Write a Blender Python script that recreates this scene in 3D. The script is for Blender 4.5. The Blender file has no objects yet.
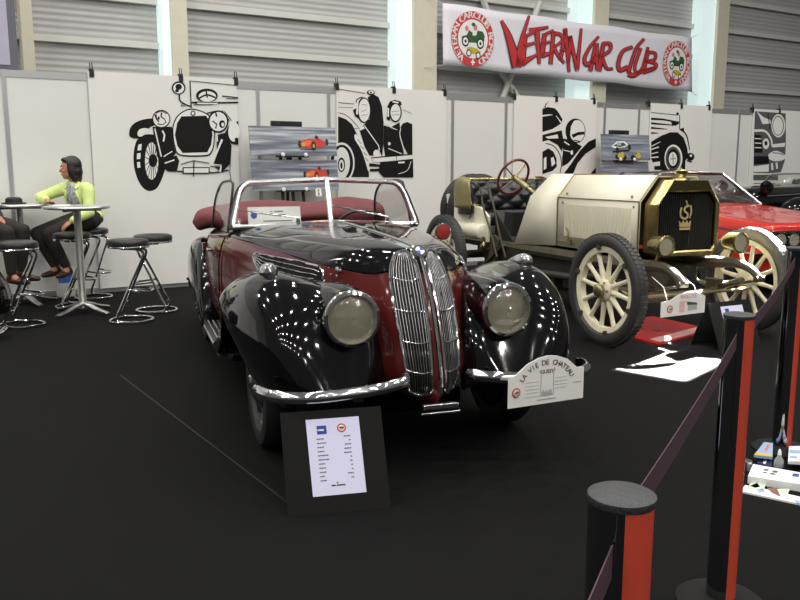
import bpy, bmesh, math, random
from mathutils import Vector, Matrix
random.seed(7)
D = bpy.data
COL = bpy.context.scene.collection
R = math.radians

# ------------------------------------------------------------------ camera model
CF, CH, CP = 812.0, 1.41, math.atan(132 / 812.0)
cp_, sp_ = math.cos(CP), math.sin(CP)

def ray(x, y):
    a = (x - 400) / CF; b = (300 - y) / CF
    return (a, cp_ + b * sp_, -sp_ + b * cp_)

def gnd(x, y, z=0.0):
    d = ray(x, y); t = (z - CH) / d[2]
    return (d[0] * t, d[1] * t, z)

class Frame:
    """a thing's own place on the floor: origin and heading"""
    def __init__(s, o, deg):
        s.o = o; s.deg = deg; s.c = math.cos(R(deg)); s.s = math.sin(R(deg))
    def w(s, x, y, z):
        return (s.o[0] + s.c * x - s.s * y, s.o[1] + s.s * x + s.c * y, z)
    def l(s, X, Y, Z):
        X -= s.o[0]; Y -= s.o[1]
        return (s.c * X + s.s * Y, -s.s * X + s.c * Y, Z)
    def _cut(s, px, py, p, n):
        d = ray(px, py)
        t = (p[0] * n[0] + p[1] * n[1]) / (d[0] * n[0] + d[1] * n[1])
        return s.l(d[0] * t, d[1] * t, CH + d[2] * t)
    def on_y(s, px, py, y):
        return s._cut(px, py, s.w(0, y, 0), (-s.s, s.c))
    def on_x(s, px, py, x):
        return s._cut(px, py, s.w(x, 0, 0), (s.c, s.s))

# ------------------------------------------------------------------ materials
def mat(name, col, rough=.5, metal=0., coat=0., emit=None, estr=1., var=0., vscale=8., bump=0., bscale=60., spec=.5, trans=0., alpha=1., sheen=0.):
    m = D.materials.new(name); m.use_nodes = True
    nt = m.node_tree; b = nt.nodes['Principled BSDF']
    c = (col[0], col[1], col[2], 1)
    b.inputs['Base Color'].default_value = c
    b.inputs['Roughness'].default_value = rough
    b.inputs['Metallic'].default_value = metal
    b.inputs['Coat Weight'].default_value = coat
    b.inputs['Coat Roughness'].default_value = .03
    b.inputs['Specular IOR Level'].default_value = spec
    b.inputs['Transmission Weight'].default_value = trans
    if emit:
        b.inputs['Emission Color'].default_value = (*emit, 1); b.inputs['Emission Strength'].default_value = estr
    if var or bump:
        tc = nt.nodes.new('ShaderNodeTexCoord')
        if var:
            n = nt.nodes.new('ShaderNodeTexNoise'); n.inputs['Scale'].default_value = vscale; n.inputs['Detail'].default_value = 5
            r = nt.nodes.new('ShaderNodeValToRGB')
            lo = [max(0, v * (1 - var)) for v in col]; hi = [min(1, v * (1 + var)) for v in col]
            r.color_ramp.elements[0].color = (*lo, 1); r.color_ramp.elements[1].color = (*hi, 1)
            r.color_ramp.elements[0].position = .3; r.color_ramp.elements[1].position = .7
            nt.links.new(tc.outputs['Object'], n.inputs['Vector']); nt.links.new(n.outputs['Fac'], r.inputs['Fac'])
            nt.links.new(r.outputs['Color'], b.inputs['Base Color'])
        if bump:
            n2 = nt.nodes.new('ShaderNodeTexNoise'); n2.inputs['Scale'].default_value = bscale; n2.inputs['Detail'].default_value = 3
            bp = nt.nodes.new('ShaderNodeBump'); bp.inputs['Strength'].default_value = bump; bp.inputs['Distance'].default_value = .01
            nt.links.new(tc.outputs['Object'], n2.inputs['Vector']); nt.links.new(n2.outputs['Fac'], bp.inputs['Height'])
            nt.links.new(bp.outputs['Normal'], b.inputs['Normal'])
    return m

def glass_mat(name, tint=(1, 1, 1), gloss=.10, rough=.01):
    m = D.materials.new(name); m.use_nodes = True
    nt = m.node_tree
    for n in list(nt.nodes): nt.nodes.remove(n)
    o = nt.nodes.new('ShaderNodeOutputMaterial'); mx = nt.nodes.new('ShaderNodeMixShader')
    t = nt.nodes.new('ShaderNodeBsdfTransparent'); g = nt.nodes.new('ShaderNodeBsdfGlossy')
    lw = nt.nodes.new('ShaderNodeLayerWeight'); lw.inputs['Blend'].default_value = .25
    mp = nt.nodes.new('ShaderNodeMath'); mp.operation = 'MULTIPLY_ADD'; mp.inputs[1].default_value = .35 if gloss > .1 else .02; mp.inputs[2].default_value = gloss * .5
    t.inputs['Color'].default_value = (*tint, 1); g.inputs['Roughness'].default_value = rough
    nt.links.new(lw.outputs['Fresnel'], mp.inputs[0]); nt.links.new(mp.outputs[0], mx.inputs['Fac'])
    nt.links.new(t.outputs[0], mx.inputs[1]); nt.links.new(g.outputs[0], mx.inputs[2]); nt.links.new(mx.outputs[0], o.inputs['Surface'])
    return m

M = {}
def mk(k, *a, **kw): M[k] = mat(k, *a, **kw)
mk('black_paint', (.0028, .0028, .0034), .06, coat=.35)
mk('maroon_paint', (.085, .0115, .0105), .12, coat=.15)
mk('chrome', (.82, .82, .83), .07, 1)
mk('chrome_soft', (.72, .72, .73), .22, 1)
mk('steel', (.62, .62, .60), .33, 1, bump=.05, bscale=90)
mk('aluminium', (.62, .63, .64), .35, .8)
mk('brass', (.47, .39, .18), .27, 1, var=.12, vscale=6)
mk('brass_dull', (.33, .29, .15), .38, .9, var=.2, vscale=9)
mk('cream', (.78, .75, .60), .38, coat=.15, var=.03, vscale=3)
mk('cream_wood', (.74, .70, .52), .42, var=.08, vscale=14)
mk('rubber', (.012, .012, .013), .62, bump=.15, bscale=70)
mk('rubber_grey', (.03, .03, .03), .55)
mk('black_matte', (.008, .008, .008), .6)
mk('black_plastic', (.014, .014, .014), .4)
mk('black_void', (.002, .002, .002), .9, spec=.1)
mk('grille_black', (.003, .003, .003), .6, spec=.2)
mk('black_leather', (.012, .012, .014), .28, bump=.12, bscale=130)
mk('seat_vinyl', (.016, .016, .018), .34, bump=.05, bscale=90)
mk('maroon_fabric', (.145, .032, .038), .8, var=.18, vscale=6, bump=.15, bscale=25)
mk('maroon_leather', (.17, .022, .024), .45, var=.1)
mk('underside', (.022, .019, .013), .6, var=.35, vscale=9)
mk('olive_iron', (.062, .055, .034), .5, .2, var=.25, vscale=9)
mk('red_paint', (.55, .025, .015), .16, coat=.5)
mk('vinyl_roof', (.02, .022, .028), .35)
mk('red_wood', (.13, .022, .012), .3, coat=.4, var=.25, vscale=14)
mk('white_board', (.80, .79, .755), .55, var=.012, vscale=2)
mk('wall_white', (.74, .745, .71), .6, var=.015, vscale=2)
mk('poster_ink', (.0075, .0075, .0075), .6, spec=.2)
mk('poster_grey', (.10, .10, .105), .55)
mk('poster_white', (.82, .81, .78), .55)
mk('ink_light', (.42, .42, .42), .6)
mk('paper', (.80, .80, .79), .5)
mk('paper_blue', (.72, .74, .88), .4)
mk('lime_cloth', (.62, .76, .27), .85, var=.08, vscale=12, bump=.3, bscale=16)
mk('dark_cloth', (.020, .014, .012), .85, var=.2, vscale=12, bump=.25, bscale=18)
mk('navy_cloth', (.02, .022, .05), .85, bump=.2, bscale=18)
mk('blouse', (.36, .36, .40), .8, var=.75, vscale=45)
mk('skin', (.45, .21, .13), .5, var=.08, vscale=10)
mk('hair', (.012, .005, .004), .45, var=.4, vscale=22, bump=.5, bscale=45)
mk('shoe', (.05, .02, .012), .4)
mk('lip', (.32, .07, .06), .5)
mk('eye', (.01, .008, .006), .2)
mk('banner_cloth', (.82, .80, .86), .6, bump=.06, bscale=4)
mk('letter_red', (.55, .035, .04), .5)
mk('letter_dark', (.06, .012, .02), .5)
mk('letter_shadow', (.55, .53, .58), .6)
mk('emblem_red', (.60, .045, .05), .5)
mk('emblem_pink', (.62, .22, .24), .5)
mk('green_ink', (.03, .10, .035), .5)
mk('yellow_ink', (.55, .42, .03), .5)
mk('pink_ink', (.70, .40, .40), .5)
mk('blue_ink', (.02, .07, .33), .4)
mk('lightblue_ink', (.25, .38, .62), .5)
mk('white_ink', (.85, .85, .85), .5)
mk('red_ink', (.58, .04, .025), .5)
mk('orange_ink', (.75, .16, .05), .5)
mk('hall_cream', (.66, .63, .50), .6, var=.02)
mk('hall_girt', (.62, .62, .58), .6)
mk('bag_blue', (.06, .17, .55), .5, var=.4, vscale=10)
mk('bag_white', (.62, .62, .58), .5)
mk('belt', (.048, .022, .034), .7, bump=.1, bscale=200)
mk('post_chrome', (.62, .62, .63), .05, 1)
mk('red_board', (.50, .02, .02), .25)
mk('partition_red', (.62, .045, .022), .55)
mk('lamp_reflector', (.90, .84, .66), .30, .75, var=.12, vscale=9, bump=.3, bscale=9)
mk('lens', (.88, .85, .74), .05, trans=.82, bump=.5, bscale=30)
mk('hall_grey', (.12, .12, .15), .5)
mk('lilac_screen', (.42, .40, .52), .5, var=.06, vscale=2)
mk('frame_metal', (.80, .80, .81), .26, 1)
mk('gold_ink', (.62, .50, .24), .35, .4)
mk('board_black', (.0062, .0062, .0062), .75, spec=.25)
mk('paper_lilac', (.74, .73, .95), .35)  # lilac-tinted white paper of the data sheets
mk('brown_ink', (.20, .09, .06), .5)
mk('pale_green', (.50, .58, .46), .5)
mk('blue_dark', (.03, .04, .12), .4)
mk('bottle_plastic', (.75, .78, .80), .15, trans=.6)
mk('brass_plate', (.27, .235, .11), .4, .35)
mk('bar_metal', (.46, .46, .47), .28, 1)
mk('carpet_seam', (.0085, .0085, .0085), .8)
mk('headlamp_bowl', (.84, .81, .72), .28, .12, var=.10, vscale=16, bump=.5, bscale=16)
mk('leaf_ink', (.16, .24, .10), .5)
mk('mirror_reflection', (.30, .03, .025), .4)
M['glass'] = glass_mat('clear_glass', (.975, .985, .975), .002)
M['lamp_glass'] = glass_mat('lamp_glass', (.99, .985, .96), .22, .03)
M['glass_dim'] = glass_mat('car_glass', (.955, .975, .97), .12)

def carpet_mat():
    m = mat('carpet_black', (.011, .011, .0112), .95, bump=.4, bscale=350, spec=.12)
    nt = m.node_tree; b = nt.nodes['Principled BSDF']
    tc = nt.nodes.new('ShaderNodeTexCoord'); n = nt.nodes.new('ShaderNodeTexNoise'); n.inputs['Scale'].default_value = 1.3; n.inputs['Detail'].default_value = 8
    r = nt.nodes.new('ShaderNodeValToRGB'); r.color_ramp.elements[0].color = (.0043, .0044, .0046, 1); r.color_ramp.elements[1].color = (.0066, .0066, .0066, 1)
    nt.links.new(tc.outputs['Object'], n.inputs['Vector']); nt.links.new(n.outputs['Fac'], r.inputs['Fac']); nt.links.new(r.outputs['Color'], b.inputs['Base Color'])
    return m
M['carpet'] = carpet_mat()

def cladding_mat():
    """ribbed metal sheet of the hall wall"""
    m = mat('ribbed_cladding', (.36, .36, .35), .5)
    nt = m.node_tree; b = nt.nodes['Principled BSDF']
    tc = nt.nodes.new('ShaderNodeTexCoord'); w = nt.nodes.new('ShaderNodeTexWave')
    w.wave_type = 'BANDS'; w.bands_direction = 'Z'; w.inputs['Scale'].default_value = 3.6; w.inputs['Distortion'].default_value = 0
    r = nt.nodes.new('ShaderNodeValToRGB'); r.color_ramp.elements[0].color = (.41, .41, .40, 1); r.color_ramp.elements[1].color = (.48, .48, .47, 1)
    bp = nt.nodes.new('ShaderNodeBump'); bp.inputs['Strength'].default_value = .3; bp.inputs['Distance'].default_value = .03
    nt.links.new(tc.outputs['Object'], w.inputs['Vector']); nt.links.new(w.outputs['Fac'], r.inputs['Fac']); nt.links.new(r.outputs['Color'], b.inputs['Base Color'])
    nt.links.new(w.outputs['Fac'], bp.inputs['Height']); nt.links.new(bp.outputs['Normal'], b.inputs['Normal'])
    return m
M['cladding'] = cladding_mat()

def streak_mat(name, seed, lo=(.09, .10, .13), hi=(.60, .62, .66)):
    """motion-blurred brush strokes of a painted canvas"""
    m = mat(name, (.3, .3, .35), .35)
    nt = m.node_tree; b = nt.nodes['Principled BSDF']
    tc = nt.nodes.new('ShaderNodeTexCoord'); mp = nt.nodes.new('ShaderNodeMapping'); mp.inputs['Scale'].default_value = (1.1, 1.1, 22); mp.inputs['Location'].default_value = (seed, seed * 2, seed * 3)
    mp.inputs['Rotation'].default_value = (0, R(2), 0)
    n = nt.nodes.new('ShaderNodeTexNoise'); n.inputs['Scale'].default_value = 1.4; n.inputs['Detail'].default_value = 6
    r = nt.nodes.new('ShaderNodeValToRGB'); e = r.color_ramp.elements
    e[0].position = .32; e[0].color = (*lo, 1); e[1].position = .72; e[1].color = (*hi, 1)
    x = e.new(.5); x.color = (.22, .24, .29, 1)
    nt.links.new(tc.outputs['Object'], mp.inputs['Vector']); nt.links.new(mp.outputs[0], n.inputs['Vector']); nt.links.new(n.outputs['Fac'], r.inputs['Fac']); nt.links.new(r.outputs['Color'], b.inputs['Base Color'])
    return m
M['paint_a'] = streak_mat('painted_canvas_a', 1.3); M['paint_b'] = streak_mat('painted_canvas_b', 4.1)
M['paint_c'] = streak_mat('painted_canvas_c', 7.7, (.10, .12, .15), (.40, .44, .50)); M['paint_d'] = streak_mat('painted_canvas_d', 9.2, (.12, .14, .18), (.45, .48, .54))

# ------------------------------------------------------------------ geometry helpers
def rot_to(d):
    return Vector((0, 0, 1)).rotation_difference(Vector(d).normalized()).to_matrix()

def cr(p0, p1, p2, p3, t):
    t2 = t * t; t3 = t2 * t
    return tuple(.5 * (2 * b + (c - a) * t + (2 * a - 5 * b + 4 * c - d) * t2 + (3 * b - a - 3 * c + d) * t3) for a, b, c, d in zip(p0, p1, p2, p3))

def spline(pts, n, closed=False):
    """Catmull-Rom through pts, n steps per span"""
    out = []; k = len(pts)
    for i in range(k if closed else k - 1):
        if closed:
            q = [pts[(i + j) % k] for j in (-1, 0, 1, 2)]
        else:
            a = pts[i - 1] if i else tuple(2 * u - v for u, v in zip(pts[0], pts[1]))
            d = pts[i + 2] if i + 2 < k else tuple(2 * u - v for u, v in zip(pts[-1], pts[-2]))
            q = [a, pts[i], pts[i + 1], d]
        for s in range(n): out.append(cr(*q, s / n))
    if not closed: out.append(tuple(pts[-1]))
    return out

def dense(grid, nu, nv, cu=False, cv=False):
    rows = [spline(r, nv, cv) for r in grid]
    cols = [spline([r[j] for r in rows], nu, cu) for j in range(len(rows[0]))]
    return [[cols[j][i] for j in range(len(cols))] for i in range(len(cols[0]))]

class MB:
    def __init__(s): s.v = []; s.f = []; s.m = []
    def add(s, vs, fs, mi=0):
        o = len(s.v); s.v += [tuple(p) for p in vs]
        for f in fs: s.f.append([i + o for i in f]); s.m.append(mi)
        return s
    def box(s, c, d, rot=None, mi=0):
        x, y, z = d[0] / 2, d[1] / 2, d[2] / 2
        vs = [Vector(p) for p in ((-x, -y, -z), (x, -y, -z), (x, y, -z), (-x, y, -z), (-x, -y, z), (x, -y, z), (x, y, z), (-x, y, z))]
        if rot is not None: vs = [rot @ p for p in vs]
        vs = [p + Vector(c) for p in vs]
        return s.add(vs, [(0, 3, 2, 1), (4, 5, 6, 7), (0, 1, 5, 4), (1, 2, 6, 5), (2, 3, 7, 6), (3, 0, 4, 7)], mi)
    def tube(s, pts, r, n=10, closed=False, mi=0, caps=True, flat=1.0):
        P = [Vector(p) for p in pts]; k = len(P)
        rr = r if isinstance(r, (list, tuple)) else [r] * k
        T = []
        for i in range(k):
            a = P[(i - 1) % k] if (closed or i) else P[0]; b = P[(i + 1) % k] if (closed or i < k - 1) else P[-1]
            t = (b - a); T.append(t.normalized() if t.length > 1e-9 else Vector((0, 0, 1)))
        up = Vector((0, 0, 1)) if abs(T[0].z) < .9 else Vector((1, 0, 0))
        nrm = (up - T[0] * up.dot(T[0])).normalized(); vs = []
        for i in range(k):
            nrm = (nrm - T[i] * nrm.dot(T[i]))
            nrm = nrm.normalized() if nrm.length > 1e-6 else T[i].orthogonal().normalized()
            b = T[i].cross(nrm)
            for j in range(n):
                a = 2 * math.pi * j / n
                vs.append(P[i] + (nrm * math.cos(a) * flat + b * math.sin(a)) * rr[i])
        fs = []
        for i in range(k if closed else k - 1):
            i2 = (i + 1) % k
            for j in range(n):
                j2 = (j + 1) % n; fs.append((i * n + j, i * n + j2, i2 * n + j2, i2 * n + j))
        if caps and not closed:
            fs.append(tuple(reversed(range(n)))); fs.append(tuple(range((k - 1) * n, k * n)))
        return s.add(vs, fs, mi)
    def cyl(s, p0, p1, r, r2=None, n=24, mi=0): return s.tube([p0, p1], [r, r if r2 is None else r2], n, mi=mi)
    def lathe(s, prof, c=(0, 0, 0), d=(0, 0, 1), n=32, mi=0, sx=1., sy=1., ring=False):
        """profile of (radius, height) spun round axis d through c"""
        q = rot_to(d); c = Vector(c); vs = []; fs = []
        if ring: prof = list(prof) + [prof[0]]
        k = len(prof)
        for (r, h) in prof:
            for j in range(n):
                a = 2 * math.pi * j / n; vs.append(c + q @ Vector((r * math.cos(a) * sx, r * math.sin(a) * sy, h)))
        for i in range(k - 1):
            for j in range(n):
                j2 = (j + 1) % n; fs.append((i * n + j, i * n + j2, (i + 1) * n + j2, (i + 1) * n + j))
        if prof[0][0] > 1e-6 and not ring: fs.append(tuple(reversed(range(n))))
        if prof[-1][0] > 1e-6 and not ring: fs.append(tuple(range((k - 1) * n, k * n)))
        return s.add(vs, fs, mi)
    def ell(s, c, rx, ry, rz, n=20, mi=0, rot=None):
        vs = []; fs = []; k = n // 2
        for i in range(k + 1):
            t = math.pi * i / k
            for j in range(n):
                a = 2 * math.pi * j / n
                p = Vector((rx * math.sin(t) * math.cos(a), ry * math.sin(t) * math.sin(a), rz * math.cos(t)))
                if rot is not None: p = rot @ p
                vs.append(p + Vector(c))
        for i in range(k):
            for j in range(n):
                j2 = (j + 1) % n; fs.append((i * n + j, (i + 1) * n + j, (i + 1) * n + j2, i * n + j2))
        return s.add(vs, fs, mi)
    def prism(s, pts, off, mi=0):
        """closed outline of 3D points swept by the vector off"""
        k = len(pts); o = Vector(off); vs = [Vector(p) for p in pts] + [Vector(p) + o for p in pts]
        fs = [tuple(range(k)), tuple(reversed(range(k, 2 * k)))] + [(i, k + i, k + (i + 1) % k, (i + 1) % k) for i in range(k)]
        return s.add(vs, fs, mi)
    def sheet(s, g, mi=0, cu=False, cv=False):
        nu = len(g); nv = len(g[0]); vs = [p for r in g for p in r]; fs = []
        for i in range(nu if cu else nu - 1):
            for j in range(nv if cv else nv - 1):
                i2 = (i + 1) % nu; j2 = (j + 1) % nv; fs.append((i * nv + j, i * nv + j2, i2 * nv + j2, i2 * nv + j))
        return s.add(vs, fs, mi)
    def build(s, name, m, parent=None, angle=35, bevel=0, solid=0, merge=False, smooth=True, recenter=True, sub=0, solid_off=-1):
        me = D.meshes.new(name)
        vs = s.v; loc = None
        if parent is None and recenter and vs:
            lo = [min(p[i] for p in vs) for i in range(3)]; hi = [max(p[i] for p in vs) for i in range(3)]
            loc = ((lo[0] + hi[0]) / 2, (lo[1] + hi[1]) / 2, lo[2]); vs = [tuple(p[i] - loc[i] for i in range(3)) for p in vs]
        me.from_pydata([tuple(p) for p in vs], [], s.f)
        for x in (m if isinstance(m, (list, tuple)) else [m]): me.materials.append(M[x] if isinstance(x, str) else x)
        if any(s.m): me.polygons.foreach_set('material_index', s.m)
        bm = bmesh.new(); bm.from_mesh(me)
        if merge: bmesh.ops.remove_doubles(bm, verts=bm.verts, dist=.0004)
        bmesh.ops.recalc_face_normals(bm, faces=bm.faces); bm.to_mesh(me); bm.free()
        if smooth:
            me.polygons.foreach_set('use_smooth', [True] * len(me.polygons)); me.set_sharp_from_angle(angle=R(angle))
        me.update()
        o = D.objects.new(name, me); COL.objects.link(o)
        if loc: o.location = loc
        if parent: o.parent = parent
        if solid:
            q = o.modifiers.new('thickness', 'SOLIDIFY'); q.thickness = solid; q.offset = solid_off
        if bevel:
            q = o.modifiers.new('bevel', 'BEVEL'); q.width = bevel; q.segments = 3; q.limit_method = 'ANGLE'; q.angle_limit = R(40)
        if sub:
            q = o.modifiers.new('sub', 'SUBSURF'); q.levels = sub; q.render_levels = sub
        return o

def tag(o, label, cat, group=None):
    o['label'] = label; o['category'] = cat
    if group: o['group'] = group
    return o
def struct(o): o['kind'] = 'structure'; return o
def thing(name, label, cat, loc=(0, 0, 0), deg=0, group=None):
    o = D.objects.new(name, None); COL.objects.link(o); o.empty_display_size = .1
    o.location = loc; o.rotation_euler = (0, 0, R(deg)); return tag(o, label, cat, group)
KIDS = {}
def copy_tree(o, parent=None):
    c = o.copy(); COL.objects.link(c)
    if parent: c.parent = parent
    for ch in [k for k in D.objects if k.parent == o]: copy_tree(ch, c)
    return c
def dup(o, loc, deg, label):
    c = copy_tree(o); c.location = loc; c.rotation_euler = (0, 0, R(deg)); c['label'] = label
    return c

def text_geo(t, size, align='CENTER', extr=0.0006):
    """built-in font lettering as (verts, faces), lying in the XY plane, extruded along Z"""
    cu = D.curves.new('t', 'FONT'); cu.body = t; cu.size = size; cu.align_x = align; cu.align_y = 'CENTER'; cu.extrude = extr; cu.resolution_u = 3
    o = D.objects.new('t', cu); COL.objects.link(o)
    dg = bpy.context.evaluated_depsgraph_get(); dg.update()
    me = D.meshes.new_from_object(o.evaluated_get(dg))
    vs = [tuple(v.co) for v in me.vertices]; fs = [tuple(p.vertices) for p in me.polygons]
    D.objects.remove(o); D.curves.remove(cu); D.meshes.remove(me)
    return vs, fs
def put_text(mb, t, size, c, ex=(1, 0, 0), ey=(0, 0, 1), align='CENTER', mi=0, sx=1., bold=0):
    vs, fs = text_geo(t, size, align)
    ex = Vector(ex); ey = Vector(ey); ez = ex.cross(ey); c = Vector(c)
    mb.add([c + ex * v[0] * sx + ey * v[1] + ez * v[2] for v in vs], fs, mi)
    if bold:
        mb.add([c + ex * (v[0] * sx + bold) + ey * v[1] + ez * v[2] for v in vs], fs, mi)

def smooth_loop(pts, n=5): return spline(pts, n, True)
# ================================================================== THE HALL
sc = bpy.context.scene
cam = D.cameras.new('camera'); co = D.objects.new('camera', cam); COL.objects.link(co)
co.location = (0, 0, CH); co.rotation_euler = (R(90) - CP, 0, 0)
cam.sensor_width = 36; cam.lens = 36 * CF / 800; cam.clip_end = 200
sc.camera = co
sc.view_settings.view_transform = 'Standard'; sc.view_settings.look = 'None'; sc.view_settings.gamma = 1
sc.view_settings.exposure = 0.12; sc.view_settings.use_curve_mapping = False

W0 = gnd(0, 300)
WF = Frame(W0, 30.6)           # x runs along the stand's back wall, -y points out of it
WTOP = 2.43
def wp(s, y, z): return WF.w(s, y, z)
def wbox(mb, s0, s1, y0, y1, z0, z1, mi=0):
    mb.prism([wp(s0, y0, z0), wp(s1, y0, z0), wp(s1, y1, z0), wp(s0, y1, z0)], (0, 0, z1 - z0), mi); return mb
def s_at(px, y=0., py=150): return WF.on_y(px, py, y)[0]

b = MB(); b.box((2, 4, -.05), (44, 44, .1)); struct(b.build('floor', 'carpet', smooth=False))
b = MB(); wbox(b, -6, 17.6, 0, .05, 0, WTOP - .002); struct(b.build('wall_back', 'wall_white', smooth=False))
posts = [-4.9, -2.9, -.95] + [s_at(p) for p in (9, 93, 259, 329, 452, 505, 603, 637, 737)] + [14.6, 16.6]
for i, s in enumerate(posts):
    b = MB(); wbox(b, s - .022, s + .022, -.012, .07, 0, WTOP); struct(b.build('trim_%d' % (i + 1), 'aluminium', smooth=False))
n0 = len(posts)
b = MB(); wbox(b, -6, 17.6, -.006, .06, WTOP - .075, WTOP - .001); struct(b.build('trim_%d' % (n0 + 1), 'aluminium', smooth=False))
b = MB(); wbox(b, -6, 17.6, -.006, .06, .0, .06); struct(b.build('baseboard_back', 'aluminium', smooth=False))

sa_, sc2 = gnd(120, 375), gnd(300, 512)
b = MB(); dv = (Vector(sc2) - Vector(sa_)).normalized(); nv = Vector((-dv.y, dv.x, 0)) * .004
b.prism([Vector(sa_) - nv, Vector(sc2) - nv, Vector(sc2) + nv, Vector(sa_) + nv], (0, 0, .0012)); struct(b.build('trim_60', 'carpet_seam', smooth=False))

# hall wall: ribbed cladding between columns, with light girts
HY = 2.5
b = MB(); wbox(b, -12, 26, HY + .3, HY + .5, 0, 9); struct(b.build('wall_hall', 'cladding', smooth=False))
k = n0 + 2
for z in (2.55, 3.17, 3.79, 4.41, 5.03, 5.65):
    b = MB(); wbox(b, -12, 26, HY + .22, HY + .31, z - .045, z + .045); struct(b.build('trim_%d' % k, 'hall_girt', smooth=False)); k += 1
def col_strip(s0, s1, name, m, y0=HY - .05):
    b = MB(); wbox(b, s0, s1, y0, HY + .32, 0, 9); struct(b.build(name, m, smooth=False))
M['day_strip'] = mat('daylight_strip_window', (.6, .7, .7), .4, emit=(.72, .90, .88), estr=.55)
wi = 1
for a, c_, e in ((22, None, 34), (164, 172, 188), (398, 414, 437), (579, 594, 608), (704, 717, 728)):
    sa = s_at(a, HY - .05, 40); se = s_at(e, HY - .05, 40)
    if c_:
        sc_ = s_at(c_, HY - .05, 40)
        col_strip(sa, sc_, 'window_%d' % wi, 'day_strip', HY + .02); wi += 1
        col_strip(sc_, se, 'trim_%d' % k, 'hall_cream'); k += 1
    else:
        col_strip(sa, se, 'trim_%d' % k, 'hall_cream'); k += 1
# diagonal wind braces behind the banner
for (x0, y0, x1, y1) in ((478, -14, 494, 30), (540, 2, 500, 104), (492, 60, 520, 100)):
    p0 = WF.on_y(x0, y0, HY + .18); p1 = WF.on_y(x1, y1, HY + .18)
    b = MB(); b.tube([wp(*p0), wp(*p1)], .06, 6); struct(b.build('trim_%d' % k, 'hall_girt', smooth=False)); k += 1
# ------------------------------------------------------------------ light
w = D.worlds.new('hall'); sc.world = w; w.use_nodes = True
w.node_tree.nodes['Background'].inputs[0].default_value = (.95, .93, .90, 1); w.node_tree.nodes['Background'].inputs[1].default_value = .10
def area(name, loc, power, size, aim=None, size_y=None, col=(1, .97, .92), shape='DISK', spread=180):
    l = D.lights.new(name, 'AREA'); l.shape = shape; l.size = size; l.energy = power; l.color = col; l.spread = R(spread)
    if size_y: l.size_y = size_y
    o = D.objects.new(name, l); COL.objects.link(o); o.location = loc
    d = (Vector(aim) - Vector(loc)) if aim else Vector((0, 0, -1))
    o.rotation_euler = d.to_track_quat('-Z', 'Y').to_euler()
    return o
for i in range(8):
    for j in range(8):
        x = -10 + i * 3.1; y = -9 + j * 2.9
        area('hall_lamp', (x, y, 8.6), 66, .27)
# sunbeam between the cars, cast by an added area light hung in mid-air
sd = Vector((.52, .585, .625)).normalized()
pc = Vector((2.08, 5.98, 0))
area('sunbeam_area', pc + sd * 9, 270, .66, aim=pc, size_y=.78, col=(1, .97, .92), shape='RECTANGLE', spread=.5)

# ================================================================== POSTERS
def ribbon(pts, w0, w1=None, n=0):
    """outline of a brush stroke through 2D points with width going w0 -> w1"""
    if w1 is None: w1 = w0
    if n: pts = spline(pts, n)
    L = []; Rr = []; k = len(pts)
    for i, p in enumerate(pts):
        a = pts[max(0, i - 1)]; c = pts[min(k - 1, i + 1)]
        dx, dy = c[0] - a[0], c[1] - a[1]; l = math.hypot(dx, dy) or 1
        t = i / max(1, k - 1); h = (w0 + (w1 - w0) * t) / 2
        L.append((p[0] - dy / l * h, p[1] + dx / l * h)); Rr.append((p[0] + dy / l * h, p[1] - dx / l * h))
    return L + Rr[::-1]
def oval(cx, cy, rx, ry, n=28, a0=0, tilt=0):
    t = R(tilt)
    return [(cx + rx * math.cos(a) * math.cos(t) - ry * math.sin(a) * math.sin(t), cy + rx * math.cos(a) * math.sin(t) + ry * math.sin(a) * math.cos(t)) for a in [2 * math.pi * i / n + a0 for i in range(n)]]
def art(name, parent, s0, crop, layers, yb, mats=('poster_ink', 'poster_white', 'poster_grey'), step=.0005, fr=WF):
    """flat printed shapes on a board: layers of (ink, outline in the drawing's own units)"""
    x0, y0, kx, ky = crop; b = MB(); base = b
    for i, (mi, pts) in enumerate(layers):
        y = yb - step * i * .35 - .0008
        q = []
        for p in pts:
            l = fr.on_y(x0 + p[0] / kx, y0 + p[1] / ky, yb); q.append((l[0] - s0, y, l[2]))
        b.prism(q, (0, -.00012, 0), mi)
    return b.build(name, list(mats), parent, smooth=False)

def poster(px0, px1, s_over, label, clips, z0=.05):
    y = -.03
    sa, sb = s_over if s_over else (s_at(px0, y, 130), s_at(px1, y, 130))
    s0 = (sa + sb) / 2
    t = thing('poster', label, 'poster', wp(s0, 0, 0), WF.deg, 'white car posters clipped to the back wall')
    b = MB(); b.box((0, -.0215, (z0 + WTOP + .03) / 2), (sb - sa, .017, WTOP + .03 - z0)); b.build('board', 'white_board', t, smooth=False)
    for c in clips:
        sx = s_at(c, y, 80) - s0
        b = MB(); b.box((sx, -.006, WTOP + .03), (.045, .055, .05)); b.box((sx, -.036, WTOP + .0), (.05, .006, .07)); b.tube([(sx - .012, -.03, WTOP + .04), (sx - .012, -.012, WTOP + .12), (sx + .012, -.012, WTOP + .12), (sx + .012, -.03, WTOP + .04)], .006, 6)
        b.build('clip', 'black_plastic', t)
    return t, s0
INK, WHT, GRY = 0, 1, 2

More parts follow.
